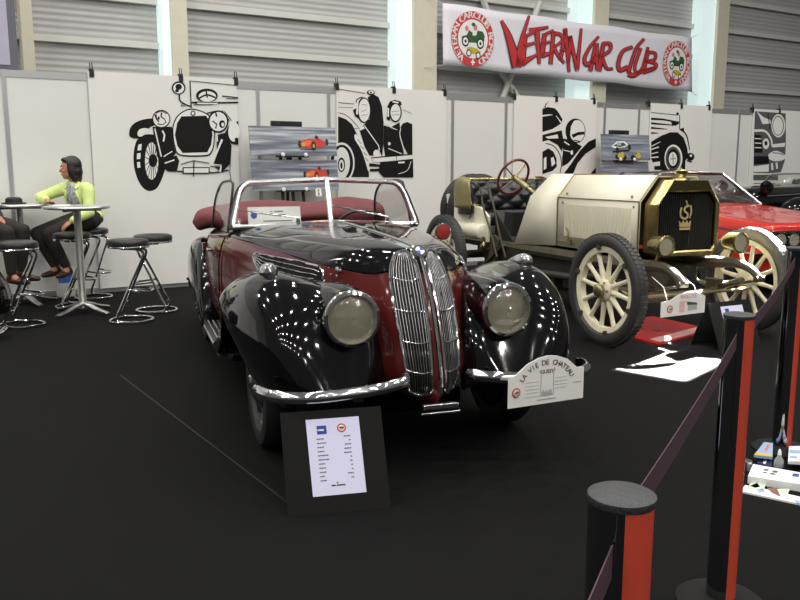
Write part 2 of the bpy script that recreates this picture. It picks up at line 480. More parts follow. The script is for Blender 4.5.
t, s0 = poster(91, 238, None, 'wide white poster with a line drawing of an open vintage car, behind the seated woman', (92, 181, 236))
L = [(INK, smooth_loop([(75, 330), (62, 400), (70, 470), (95, 530), (130, 558), (170, 545), (198, 490), (210, 440), (205, 380), (190, 330), (160, 300), (110, 300)])),
     (WHT, oval(146, 420, 31, 86)), (INK, oval(152, 418, 20, 30))]
for a in range(0, 360, 24):
    ca, sa = math.cos(R(a)), math.sin(R(a)); L.append((INK, ribbon([(150 + 12 * ca, 418 + 20 * sa), (146 + 31 * ca, 420 + 86 * sa)], 3)))
L += [(WHT, [(84, 345), (100, 340), (98, 370), (80, 372)]), (WHT, [(78, 385), (95, 383), (94, 410), (77, 412)]), (WHT, [(78, 425), (92, 424), (94, 450), (80, 452)]),
      (INK, smooth_loop([(42, 290), (50, 262), (75, 240), (120, 226), (160, 226), (165, 250), (138, 265), (120, 290), (95, 312), (66, 316), (46, 308)])),
      (WHT, smooth_loop([(80, 298), (88, 276), (112, 268), (134, 274), (120, 292), (95, 308)])),
      (INK, [(150, 262), (240, 262), (246, 340), (258, 385), (215, 425), (190, 442), (172, 400), (160, 340)]),
      (WHT, ribbon([(160, 270), (190, 400)], 6)), (WHT, ribbon([(195, 280), (205, 300), (200, 330)], 8)),
      (INK, oval(190, 226, 42, 42)), (WHT, oval(190, 226, 37, 37)), (INK, ribbon([(163, 205), (168, 225), (180, 240)], 10, 5, 4)), (INK, ribbon([(192, 196), (190, 216), (204, 226), (214, 246)], 7, 3, 4)), (INK, ribbon([(172, 248), (196, 252), (212, 240)], 5, 3, 4)), (INK, oval(178, 222, 5, 8)), (INK, ribbon([(165, 200), (190, 190), (215, 202)], 4, 4, 4)),
      (INK, smooth_loop([(243, 305), (242, 262), (258, 218), (290, 190), (330, 178), (380, 190), (412, 210), (434, 250), (436, 330), (424, 380), (392, 398), (275, 394), (250, 352)])),
      (WHT, smooth_loop([(247, 303), (247, 263), (262, 222), (292, 195), (330, 184), (378, 195), (408, 214), (429, 252), (431, 328), (419, 376), (390, 392), (278, 389), (255, 350)])),
      (INK, [(283, 214), (396, 211), (419, 245), (426, 300), (420, 345), (402, 380), (288, 383), (264, 350), (253, 300), (263, 245)]),
      (INK, oval(336, 200, 12, 12)), (WHT, oval(336, 200, 7, 7)),
      (INK, oval(270, 82, 32, 30)), (WHT, oval(270, 84, 25, 24)), (INK, oval(270, 78, 15, 14)), (INK, oval(262, 96, 9, 7)),
      (INK, ribbon([(272, 112), (276, 140), (300, 158), (330, 170)], 7, 5, 4)), (INK, ribbon([(288, 150), (282, 165), (300, 166)], 4)),
      (INK, ribbon([(322, 50), (545, 72)], 3)), (INK, ribbon([(322, 50), (328, 175)], 5)), (INK, ribbon([(330, 150), (380, 152), (545, 150)], 7)), (INK, ribbon([(340, 160), (430, 158)], 4)),
      (INK, oval(400, 118, 50, 32)), (WHT, oval(402, 122, 40, 24)), (INK, ribbon([(365, 130), (400, 115), (440, 128)], 8, 8, 3)), (INK, ribbon([(395, 92), (402, 128)], 7)),
      (INK, ribbon([(470, 120), (545, 128)], 5)), (INK, ribbon([(490, 132), (545, 134)], 3)), (WHT, [(355, 145), (450, 145), (450, 158), (355, 158)]), (INK, ribbon([(345, 148), (460, 150)], 5)),
      (INK, oval(452, 238, 48, 52)), (WHT, oval(452, 238, 40, 44)), (INK, ribbon([(420, 200), (440, 195), (445, 215)], 8)), (INK, oval(470, 250, 14, 18)), (WHT, oval(473, 252, 7, 9)), (INK, ribbon([(425, 235), (445, 250), (440, 270)], 6)), (INK, ribbon([(440, 190), (400, 200)], 6)),
      (INK, ribbon([(480, 190), (515, 235)], 3)), (INK, ribbon([(470, 186), (505, 236)], 3)),
      (INK, [(445, 300), (484, 290), (508, 335), (512, 350), (505, 435), (468, 472), (430, 442), (446, 385)]), (WHT, ribbon([(470, 320), (420, 440)], 9)), (WHT, ribbon([(445, 290), (448, 330)], 6)),
      (INK, [(483, 292), (500, 258), (545, 235), (545, 345), (512, 338), (495, 315)]), (WHT, oval(524, 285, 26, 46)), (INK, oval(536, 322, 8, 10)),
      (INK, ribbon([(512, 345), (505, 470), (512, 512)], 3)),
      (INK, [(200, 400), (260, 395), (272, 420), (262, 462), (215, 462), (190, 445)]), (WHT, ribbon([(205, 430), (250, 415)], 6)), (WHT, ribbon([(200, 400), (240, 375)], 5)),
      (INK, ribbon([(215, 462), (300, 470), (430, 474), (500, 462)], 6)), (INK, [(288, 448), (412, 448), (412, 478), (288, 478)]), (WHT, [(293, 453), (407, 453), (407, 474), (293, 474)]), (INK, ribbon([(340, 415), (338, 492)], 5)),
      (INK, ribbon([(280, 435), (330, 420), (350, 420), (410, 430)], 4)), (WHT, ribbon([(420, 440), (465, 440), (460, 470)], 10)), (INK, ribbon([(415, 445), (470, 438)], 3))]
art('printed_drawing', t, s0, (120, 70, 4.616, 4.615), L, -.03)

t, s0 = poster(337, 446, None, 'white poster with a large black fender and twin headlamp drawing, behind the maroon convertible', (337, 394, 445))
L = [(INK, [(44, 225), (85, 240), (120, 268), (138, 305), (160, 350), (190, 400), (210, 470), (213, 558), (44, 558)]),
     (WHT, oval(64, 480, 70, 112)), (INK, oval(64, 480, 62, 100)), (WHT, oval(64, 480, 44, 86)), (INK, oval(62, 490, 20, 40)), (WHT, oval(62, 492, 14, 30)), (INK, oval(62, 494, 6, 18)),
     (WHT, smooth_loop([(138, 322), (165, 350), (194, 410), (212, 478), (210, 528), (192, 470), (168, 405), (135, 350)])),
     (INK, ribbon([(150, 350), (170, 375)], 3)), (INK, ribbon([(165, 385), (186, 405)], 3)), (INK, ribbon([(182, 420), (200, 440)], 3)), (INK, ribbon([(190, 450), (208, 470)], 3)),
     (INK, ribbon([(44, 205), (90, 220), (140, 268), (160, 295), (182, 300)], 3, 3, 4)), (INK, ribbon([(100, 298), (150, 292)], 8, 2)),
     (INK, [(160, 300), (185, 270), (215, 240), (216, 158), (204, 122), (234, 104), (264, 120), (283, 170), (292, 260), (290, 372), (284, 446), (262, 400), (250, 440), (215, 440), (190, 395)]),
     (WHT, ribbon([(186, 275), (264, 385), (270, 410)], 5)), (WHT, oval(250, 430, 14, 22)), (WHT, ribbon([(185, 285), (160, 300)], 16, 8)), (INK, ribbon([(196, 390), (206, 402)], 6)),
     (INK, oval(184, 192, 38, 70)), (WHT, oval(186, 192, 31, 63)), (INK, ribbon([(140, 150), (150, 130), (178, 120)], 5, 5, 4)), (INK, [(125, 190), (145, 180), (158, 240), (135, 225)]), (WHT, ribbon([(150, 150), (146, 215)], 10)), (INK, ribbon([(170, 200), (200, 190)], 2)), (INK, ribbon([(170, 222), (205, 215)], 2)), (INK, ribbon([(172, 160), (200, 165)], 2)),
     (INK, oval(222, 96, 22, 14)), (WHT, oval(224, 94, 15, 9)), (INK, oval(222, 96, 6, 5)),
     (INK, ribbon([(44, 76), (190, 100)], 3)), (INK, ribbon([(44, 150), (130, 158)], 3)), (INK, ribbon([(44, 175), (125, 178)], 2)),
     (INK, [(292, 275), (330, 285), (378, 258), (386, 330), (402, 432), (300, 446), (290, 380)]), (WHT, ribbon([(300, 270), (320, 262), (330, 285), (365, 300)], 9, 3)), (WHT, ribbon([(315, 400), (390, 430)], 4)), (WHT, oval(322, 375, 7, 9)),
     (INK, oval(356, 204, 34, 54)), (WHT, oval(356, 204, 27, 46)), (INK, [(312, 170), (325, 145), (350, 135), (385, 145), (390, 165), (352, 158), (330, 175), (325, 250), (308, 240)]), (WHT, ribbon([(316, 180), (316, 228)], 9)), (WHT, ribbon([(340, 145), (372, 152)], 8)), (INK, ribbon([(335, 200), (375, 196)], 2)), (INK, ribbon([(335, 220), (378, 214)], 2)),
     (INK, [(380, 295), (394, 265), (420, 256), (447, 268), (448, 432), (424, 432), (398, 385), (386, 340)]), (WHT, ribbon([(384, 290), (380, 330), (405, 420)], 4, 5, 4)), (INK, ribbon([(396, 190), (445, 210)], 2)),
     (INK, ribbon([(224, 452), (448, 432)], 6)), (INK, [(275, 470), (300, 474), (451, 458), (453, 558), (290, 558), (265, 530), (268, 490)]), (WHT, [(228, 455), (448, 437), (450, 457), (240, 477)]),
     (INK, [(213, 480), (268, 488), (268, 500), (213, 498)]), (INK, [(216, 512), (270, 510), (266, 524), (216, 526)]), (WHT, ribbon([(370, 540), (420, 520), (440, 470)], 3, 3, 4)), (WHT, ribbon([(370, 478), (405, 476)], 9)), (INK, ribbon([(360, 440), (360, 470)], 3))]
art('printed_drawing', t, s0, (330, 75, 5.455, 5.455), L, -.03)

t, s0 = poster(514, 596, None, 'white poster drawing of a round headlamp above a sweeping fender, between steering wheel and painting', (515, 557, 595))
L = [(INK, [(74, 145), (105, 132), (150, 140), (168, 160), (195, 205), (190, 225), (160, 185), (120, 175), (74, 180)]),
     (INK, [(74, 190), (150, 178), (186, 232), (135, 264), (74, 282)]), (INK, ribbon([(80, 140), (110, 100)], 3)), (INK, ribbon([(90, 150), (95, 110)], 4)),
     (INK, [(74, 300), (120, 288), (190, 272), (202, 340), (190, 400), (165, 360), (110, 330), (74, 340)]), (WHT, [(90, 312), (165, 296), (170, 320), (110, 322)]),
     (INK, [(74, 400), (110, 380), (140, 400), (158, 440), (160, 490), (135, 515), (74, 535)]), (WHT, [(124, 440), (140, 430), (152, 470), (130, 490)]), (WHT, [(82, 440), (98, 430), (98, 500), (82, 510)]),
     (INK, ribbon([(95, 350), (140, 365), (175, 410), (188, 470), (180, 530)], 5, 5, 4)),
     (INK, [(195, 320), (240, 330), (312, 368), (262, 430), (228, 470), (192, 490), (192, 430), (196, 420)]), (WHT, ribbon([(205, 340), (235, 360)], 8)), (WHT, oval(250, 405, 8, 14)), (WHT, ribbon([(200, 390), (240, 400)], 5)),
     (INK, oval(272, 276, 60, 75)), (WHT, oval(282, 276, 46, 66)), (INK, [(228, 225), (268, 204), (244, 250), (240, 300), (256, 345), (226, 340), (213, 285)]), (INK, [(248, 298), (290, 282), (326, 280), (326, 296), (285, 302), (258, 318)]), (INK, ribbon([(262, 330), (300, 340)], 6)),
     (INK, [(203, 530), (240, 480), (300, 392), (350, 340), (394, 320), (394, 372), (332, 412), (284, 470), (258, 532)]), (INK, [(362, 532), (394, 495), (394, 532)]), (WHT, ribbon([(200, 520), (225, 490)], 8))]
art('printed_drawing', t, s0, (530, 85, 6, 6), L, -.03)

t, s0 = poster(650, 711, None, 'white poster drawing of a front wheel under a curved fender, above the red coupe roof', (650, 683, 711))
L = [(INK, ribbon([(74, 150), (255, 168)], 5)), (INK, ribbon([(74, 192), (150, 196), (240, 212)], 16, 9)), (INK, ribbon([(74, 222), (242, 236)], 14, 5)), (INK, ribbon([(74, 252), (185, 262)], 14, 4)), (INK, ribbon([(74, 286), (130, 288)], 12, 3)),
     (INK, [(205, 205), (262, 210), (256, 230), (215, 240)]), (INK, ribbon([(264, 165), (264, 262)], 5)), (INK, oval(250, 158, 9, 9)), (INK, [(262, 262), (292, 250), (294, 285), (270, 275)]),
     (INK, [(74, 345), (140, 305), (200, 282), (250, 282), (290, 318), (312, 380), (322, 440), (302, 472), (300, 532), (95, 532), (95, 500), (74, 460)]),
     (WHT, ribbon([(74, 325), (160, 275), (215, 262), (260, 270), (300, 312), (325, 400)], 12, 8, 4)), (INK, ribbon([(285, 270), (312, 310), (330, 400)], 10, 6, 4)),
     (WHT, ribbon([(76, 375), (135, 345)], 6, 4)), (WHT, ribbon([(74, 396), (125, 380)], 8)), (WHT, ribbon([(74, 425), (120, 415)], 6)), (WHT, ribbon([(74, 450), (122, 446)], 8)), (WHT, [(88, 482), (132, 476), (132, 505), (90, 508)]),
     (WHT, oval(222, 456, 60, 92)), (INK, oval(220, 458, 50, 80)), (GRY, oval(220, 458, 46, 74)), (INK, oval(220, 458, 40, 66)), (WHT, oval(218, 460, 28, 46)), (INK, ribbon([(200, 460), (238, 458)], 4)), (INK, ribbon([(218, 425), (220, 495)], 4)), (INK, [(140, 530), (300, 530), (300, 540), (140, 540)]),
     (INK, oval(335, 445, 26, 26)), (WHT, oval(338, 438, 8, 9)), (INK, ribbon([(310, 470), (345, 480)], 8))]
art('printed_drawing', t, s0, (640, 90, 6.667, 6.667), L, -.03)

sE0 = s_at(752.5, -.03, 130)
t, s0 = poster(None, None, (sE0, sE0 + 1.9), 'white poster with a dark headlamp and grille drawing, rightmost on the back wall', (755, 782))
L = [(GRY, [(100, 108), (304, 122), (306, 330), (298, 440), (272, 515), (195, 522), (90, 520), (92, 300)]),
     (WHT, [(112, 110), (160, 150), (200, 165), (206, 190), (150, 194), (132, 150)]), (INK, ribbon([(185, 115), (200, 230)], 5)), (WHT, oval(255, 205, 46, 78)), (GRY, oval(254, 205, 38, 66)), (WHT, oval(253, 206, 33, 60)),
     (WHT, ribbon([(95, 238), (165, 240), (205, 290), (215, 340)], 18, 8, 4)), (INK, [(98, 265), (140, 268), (150, 385), (96, 385)]), (WHT, ribbon([(98, 290), (140, 292)], 7)), (WHT, ribbon([(98, 320), (142, 322)], 7)), (WHT, ribbon([(98, 350), (142, 352)], 7)), (WHT, oval(172, 325, 22, 36)), (INK, oval(172, 322, 10, 15)),
     (WHT, [(205, 330), (302, 318), (296, 345), (215, 350)]), (WHT, smooth_loop([(190, 395), (240, 372), (298, 400), (292, 430), (240, 442), (195, 428)])), (GRY, ribbon([(215, 385), (260, 388), (290, 400)], 6)),
     (INK, [(92, 408), (190, 408), (192, 458), (92, 462)]), (WHT, [(90, 475), (192, 462), (190, 512), (90, 514)]), (WHT, [(205, 455), (218, 452), (222, 500), (208, 500)]), (WHT, [(235, 452), (248, 450), (252, 490), (240, 494)]),
     (GRY, [(88, 532), (252, 530), (252, 568), (88, 568)]), (INK, ribbon([(90, 590), (235, 590)], 4))]
art('printed_drawing', t, s0, (740, 95, 6.667, 6.667), L, -.03)

# ================================================================== BANNER
BY = HY - .18
def bpt(px, py, off=0):
    return WF.on_y(px, py, BY - off)
tl, bl, br, tr = bpt(443, 3), bpt(443, 65), bpt(692, 92), bpt(692, 38)
sB = (tl[0] + tr[0]) / 2
t = thing('banner', 'long white banner with red hand-drawn lettering hanging high on the hall columns', 'banner', wp(sB, BY, 0), WF.deg)
b = MB(); g = []
for i in range(41):
    u = i / 40; row = []
    for j in range(9):
        v = j / 8
        x = (tl[0] * (1 - u) + tr[0] * u) * (1 - v) + (bl[0] * (1 - u) + br[0] * u) * v
        z = (tl[2] * (1 - u) + tr[2] * u) * (1 - v) + (bl[2] * (1 - u) + br[2] * u) * v
        z += .025 * math.sin(u * 3.1416 * 7) * (abs(v - .5) ** 2) * 2
        row.append((x - sB, .006 * math.sin(u * 19 + v * 5) + .006, z))
    g.append(row)
b.sheet(g); b.build('cloth', 'banner_cloth', t, solid=.004)
for (x, z) in ((tl[0] - sB, tl[2]), (tr[0] - sB, tr[2]), (bl[0] - sB, bl[2]), (br[0] - sB, br[2])):
    sg = -1 if x < 0 else 1
    b = MB(); b.tube([(x - sg * .02, 0, z), (x + sg * .30, .13, z + (.1 if z > 3.6 else -.05))], .006, 6); b.build('cord', 'aluminium', t)
T1 = (440, 0, 6.154, 6.15); T2 = (430, 0, 2.963, 2.963); T3 = (570, 0, 6, 6)
strokes = [(T1, [(374, 126), (420, 230), (472, 412)], 12, 52), (T1, [(474, 412), (495, 260), (544, 96)], 34, 9),
    (T1, [(520, 215), (500, 395)], 22, 30), (T1, [(498, 388), (592, 336)], 34, 10), (T1, [(510, 284), (578, 262)], 18, 10), (T1, [(518, 225), (585, 192)], 16, 8),
    (T1, [(545, 190), (662, 166)], 24, 10), (T1, [(592, 180), (606, 392)], 24, 14),
    (T1, [(640, 205), (622, 345)], 20, 26), (T1, [(618, 340), (692, 326)], 28, 10), (T1, [(628, 270), (672, 256)], 16, 10), (T1, [(640, 214), (694, 184)], 16, 8),
    (T2, [(364, 92), (355, 190)], 9, 9), (T2, [(362, 98), (384, 102), (390, 120), (364, 140)], 8, 6), (T2, [(364, 138), (378, 165), (396, 186)], 8, 6),
    (T2, [(400, 86), (384, 178)], 6, 9), (T2, [(398, 84), (410, 212)], 9, 6), (T2, [(382, 152), (406, 146)], 6, 6),
    (T2, [(414, 108), (408, 190)], 8, 6), (T2, [(412, 106), (434, 208)], 9, 8), (T2, [(434, 204), (446, 84)], 9, 5),
    (T3, [(168, 218), (120, 275), (84, 345), (96, 386), (152, 358)], 10, 22), (T3, [(150, 262), (118, 425)], 14, 18), (T3, [(156, 258), (158, 420)], 18, 14), (T3, [(122, 352), (162, 338)], 12, 12),
    (T3, [(196, 262), (170, 425)], 18, 20), (T3, [(188, 262), (236, 262), (234, 302), (182, 340)], 16, 14), (T3, [(184, 336), (216, 408), (254, 410)], 18, 10),
    (T3, [(372, 280), (312, 308), (286, 378), (296, 420), (345, 402)], 14, 22), (T3, [(440, 232), (392, 292), (356, 400), (346, 440)], 12, 18),
    (T3, [(420, 288), (384, 400), (402, 436), (432, 400), (464, 282)], 14, 12), (T3, [(466, 300), (436, 426)], 16, 18), (T3, [(466, 312), (506, 320), (502, 356), (448, 368)], 14, 12), (T3, [(448, 366), (506, 380), (502, 408), (432, 432)], 12, 20), (T3, [(344, 442), (376, 452), (424, 428), (510, 404)], 26, 12)]
for nm, m, dx, w_, yo in (('letter_shadow', 'letter_shadow', 5, 1.1, -.012), ('letter_outline', 'letter_dark', 1.0, 1.32, -.016), ('lettering', 'letter_red', 0, 1.0, -.020)):
    b = MB()
    for (cr_, pts, wa, wb) in strokes:
        x0, y0, kx, ky = cr_; q = []
        e = 3.2 * (kx / 6 if nm == 'letter_outline' else 0)
        for p in ribbon(pts, wa * w_ + e, wb * w_ + e, 5):
            l = bpt(x0 + (p[0] + dx * kx / 6) / kx, y0 + (p[1] + dx * kx / 8) / ky); q.append((l[0] - sB, yo, l[2]))
        b.prism(q, (0, -.001, 0))
    b.build(nm, m, t, smooth=False)
def emblem(parent, cx, cz, rx, rz, y, name='club_emblem', ring_txt=True, ex=(1, 0, 0), s=1):
    """round club badge: red ring with white lettering round a green and a yellow old car"""
    b = MB()
    P = lambda pts, off, mi: b.prism([(cx + p[0] * rx, y - off, cz + p[1] * rz) for p in pts], (0, -.001, 0), mi)
    P(oval(0, 0, 1, 1, 40), .001, 0); P(oval(0, 0, .70, .70, 36), .003, 1)
    # green veteran car with two wheels, driver and passengers
    P([(-.55, .05), (-.30, .12), (-.2, .30), (-.05, .30), (-.02, .12), (.15, .14), (.2, .32), (.45, .30), (.55, .14), (.5, -.12), (-.45, -.14)], .005, 2)
    for x, z in ((-.36, -.10), (.34, -.14)):
        P(oval(x, z, .17, .20, 16), .007, 3); P(oval(x, z, .12, .14, 14), .009, 1); P(oval(x, z, .05, .06, 10), .011, 3)
    P(oval(-.08, .38, .10, .13, 12), .007, 1); P(oval(.1, .42, .09, .11, 12), .007, 5); P(oval(.0, .52, .09, .07, 12), .009, 2); P(oval(-.3, .36, .08, .10, 12), .007, 5)
    P([(-.30, -.34), (-.1, -.28), (.2, -.34), (.38, -.44), (.3, -.54), (-.25, -.52)], .007, 4)
    for x, z in ((-.2, -.52), (.24, -.58)):
        P(oval(x, z, .12, .13, 14), .009, 3); P(oval(x, z, .08, .09, 12), .011, 1)
    P([(-.03, -.95), (.03, -.95), (.03, -.73), (-.03, -.73)], .005, 1); P([(-.10, -.87), (.10, -.87), (.10, -.81), (-.10, -.81)], .006, 1)
    if ring_txt:
        words_ = [('VETERAN', 232, 152), ('CAR', 128, 98), ('CLUB', 82, 40), ('ROMAND', 14, -62)]
        for wd, a0, a1 in words_:
            for i, ch in enumerate(wd):
                a = R(a0 + (a1 - a0) * i / (len(wd) - 1)); vs, fs = text_geo(ch, .33)
                ur, ut = (math.cos(a), math.sin(a)), (math.sin(a), -math.cos(a))
                vv = [(cx + rx * (.855 * ur[0] + v[0] * ut[0] * 1.15 + v[1] * ur[0]), y - .003 - v[2], cz + rz * (.855 * ur[1] + v[0] * ut[1] * 1.15 + v[1] * ur[1])) for v in vs]
                for ox in (-.013, .013): b.add([(p[0] + ox * rx * ut[0], p[1], p[2] + ox * rz * ut[1]) for p in vv], fs, 1)
    return b.build(name, ['emblem_red', 'white_ink', 'green_ink', 'black_matte', 'yellow_ink', 'emblem_pink'], parent, smooth=False)
for (cx, cy, hx, hy) in ((472.2, 39, 21.3, 27.8), (676, 63.3, 13.6, 22.6)):
    c = bpt(cx, cy); r = bpt(cx + hx, cy); l_ = bpt(cx - hx, cy); u = bpt(cx, cy - hy); d = bpt(cx, cy + hy)
    emblem(t, (r[0] + l_[0]) / 2 - sB, (u[2] + d[2]) / 2, (r[0] - l_[0]) / 2, (u[2] - d[2]) / 2, -.012)

# pale hanging screen at the upper left
c0 = WF.on_y(-40, -20, 1.2); c1 = WF.on_y(19, 71, 1.2)
t = thing('hanging_screen', 'pale lilac screen with dark edge hanging above the wall in the top left corner', 'screen', wp(c0[0], 1.2, 0), WF.deg)
b = MB(); b.box(((c1[0] - c0[0]) / 2 - .35, 0, 3.5), (c1[0] - c0[0] + .7, .05, 2.1)); f = b.build('frame', 'hall_grey', t, smooth=False)
zb = c1[2]
f.data.transform(Matrix.Translation((0, 0, zb + 1.05 - 3.5)))
b = MB(); b.box(((c1[0] - c0[0]) / 2 - .39, -.028, zb + 1.07), (c1[0] - c0[0] + .6, .01, 2.02)); b.build('screen_cloth', 'lilac_screen', t, smooth=False)
b = MB()
for x in (-.2, (c1[0] - c0[0]) * .7): b.tube([(x, 0, zb + 2.0), (x, 0, 8.8)], .008, 6)
b.build('suspension_wire', 'aluminium', t)

# ================================================================== EASELS WITH PAINTINGS
def px_quad(fr, y, s0, pts): return [(fr.on_y(px, py, y)[0] - s0, fr.on_y(px, py, y)[2]) for px, py in pts]
def canvas(name, label, s0, y, z0, z1, x0, x1, m, lean, extra):
    """stretched canvas leaning back; extra draws in (u, v) of the picture, 0..1"""
    t = thing(name, label, 'painting', wp(s0, y, 0), WF.deg)
    q = Matrix.Rotation(R(-lean), 3, 'X'); piv = Vector((0, 0, z0))
    w_, h_ = x1 - x0, (z1 - z0) / math.cos(R(lean))
    b = MB(); b.box(piv + q @ Vector(((x0 + x1) / 2, .012, h_ / 2)), (w_, .022, h_), q); b.build('canvas', m, t, smooth=False)
    for nm, mats, shapes in extra:
        b = MB()
        for i, (mi, pts) in enumerate(shapes):
            o = q @ Vector((0, -.0006, 0))
            b.prism([piv + q @ Vector((x0 + u * w_, -.0015 - .0011 * i * .5, v * h_)) for u, v in pts], o, mi)
        b.build(nm, mats, t, smooth=False)
    return t
def race_car(cx, cy, k, red=True):
    """little single-seat racing car in a painting"""
    T_ = lambda pts: [(cx + k * x, cy + k * y * 2.2) for x, y in pts]
    body = 0
    return [(1, T_(oval(-.30, -.02, .045, .13, 14))), (1, T_(oval(.40, .06, .04, .12, 14))),
            (body, T_(smooth_loop([(-.28, -.05), (-.24, .08), (-.05, .17), (.10, .16), (.16, .22), (.26, .14), (.36, .08), (.34, -.06), (.10, -.14), (-.12, -.16)]))),
            (2, T_(smooth_loop([(-.24, -.03), (-.20, .06), (-.02, .12), (-.02, .02), (-.10, -.08)]))), (3, T_(oval(-.21, -.03, .05, .07, 12))),
            (4, T_(oval(.14, .22, .05, .06, 12))), (1, T_(ribbon([(.12, .30), (.16, .16)], .03))), (1, T_(oval(.05, -.08, .06, .16, 16))), (3, T_(oval(.05, -.08, .025, .07, 12))), (1, T_(ribbon([(-.3, -.2), (.1, -.2)], .02)))]
sA = s_at(294, -.35, 150); sA0 = sA
def rng(px0, px1, py0, py1, y, s0):
    a = WF.on_y(px0, py0, y); b_ = WF.on_y(px1, py1, y); return a[0] - s0, b_[0] - s0
za = lambda px, py, y: WF.on_y(px, py, y)[2]
YE = -.35
x0, x1 = rng(250.5, 337, 140, 140, YE, sA)
zt1, zb1 = za(294, 126.5, YE), za(294, 155.5, YE); zt2, zb2 = za(294, 159.5, YE), za(294, 190, YE)
RC = ['red_ink', 'black_matte', 'orange_ink', 'yellow_ink', 'maroon_leather']
canvas('painting', 'upper wide grey painting of a red racing car on the black easel', sA, YE, zb1, zt1, x0, x1, 'paint_a', 8, [('painted_car', RC, race_car(.70, .42, .46))])
canvas('painting', 'lower wide grey painting of a red racing car, half hidden by the windshield', sA, YE, zb2, zt2, x0 + .02, x1 + .02, 'paint_b', 8, [('painted_car', RC, race_car(.72, .52, .40))])
def easel(label, s0, xs, ztop, ledges, y):
    t = thing('easel', label, 'easel', wp(s0, y, 0), WF.deg)
    xm = (xs[0] + xs[1]) / 2; yo = .075
    b = MB()
    for dx in (-.32, 0, .32):
        p0 = Vector((xm + dx * .5, yo - .13, 0)); p1 = Vector((xm + dx * .38, yo + .13, ztop - .02))
        b.tube([p0, p1], .022, 8)
    for x in (-.16, .0, .16): pass
    b.build('upright', 'black_plastic', t)
    b = MB(); b.tube([(xm, yo + .16, ztop - .25), (xm, .32, 0)], .02, 8); b.build('rear_leg', 'black_plastic', t)
    b = MB(); b.box((xm - .04, yo + .09, ztop + .035), (.40, .05, .07)); b.box((xm - .16, yo + .075, ztop), (.05, .03, .10)); b.box((xm + .1, yo + .075, ztop), (.05, .03, .10)); b.build('top_clamp', 'black_plastic', t, bevel=.006)
    for z in ledges:
        b = MB(); b.box((xm - .02, .045, z - .012), (.40, .09, .022))
        b.build('ledge', 'black_plastic', t)
        for dx in (-.17, .13):
            b = MB(); b.lathe([(0, 0), (.018, .0), (.026, .012), (.02, .03), (0, .034)], (xm + dx, -.012, z + .008), (0, -1, 0), 14); b.build('ledge_knob', 'white_ink', t)
    return t
easel('black easel with two racing car paintings behind the maroon convertible', sA, (x0, x1), zt1, (zb1, zb2), YE)
sC = s_at(628, -.35, 150)
x0, x1 = rng(603.5, 651, 150, 150, YE, sC)
zt1, zb1 = za(628, 134.5, YE), za(628, 160, YE); zt2, zb2 = za(628, 161.5, YE), za(628, 190, YE)
GC = ['lightblue_ink', 'black_matte', 'green_ink', 'white_ink', 'ink_light']
gcar = [(3, [(.18, .52), (.30, .72), (.46, .74), (.54, .60), (.46, .50), (.24, .46)]), (2, [(.22, .55), (.32, .66), (.44, .68), (.50, .58), (.36, .50)]), (1, oval(.30, .38, .035, .12, 12)), (1, oval(.56, .50, .03, .10, 12)), (1, ribbon([(.2, .32), (.55, .38)], .06)), (4, oval(.34, .62, .05, .07, 12))]
YC = ['black_matte', 'black_matte', 'yellow_ink', 'yellow_ink']
ycars = [(1, oval(.30, .12, .05, .10, 12)), (1, oval(.44, .10, .05, .10, 12)), (1, oval(.62, .10, .05, .10, 12)), (2, oval(.37, .16, .07, .10, 14)), (3, oval(.40, .26, .03, .06, 12)), (2, oval(.74, .16, .06, .09, 14)), (3, oval(.74, .25, .03, .06, 12))]
canvas('painting', 'blue-grey painting with a pale green car, upper of the pair behind the cream bonnet', sC, YE, zb1, zt1, x0, x1, 'paint_c', 8, [('painted_car', GC, gcar), ('painted_yellow_car', YC, ycars[:2] + ycars[3:4] + ycars[4:5]), ('painted_yellow_car', YC, ycars[2:3] + ycars[5:])])
canvas('painting', 'plain blue-grey streaked painting just above the cream bonnet, lower of the pair', sC, YE, zb2, zt2, x0 + .02, x1 + .02, 'paint_d', 8, [])
easel('black easel with blue-grey paintings behind the cream car', sC, (x0, x1), zt1, (zb1, zb2), YE)
# ================================================================== MAROON AND BLACK CONVERTIBLE
BF = Frame((-.053, 4.237), 18.6)      # +x the car's left, +y rearwards, origin under the front axle
car = thing('convertible_car', 'maroon and black vintage convertible with chrome twin grille, front centre of the stand', 'car', (BF.o[0], BF.o[1], 0), BF.deg)
def mir(g): return [[(-p[0], p[1], p[2]) for p in r] for r in g]

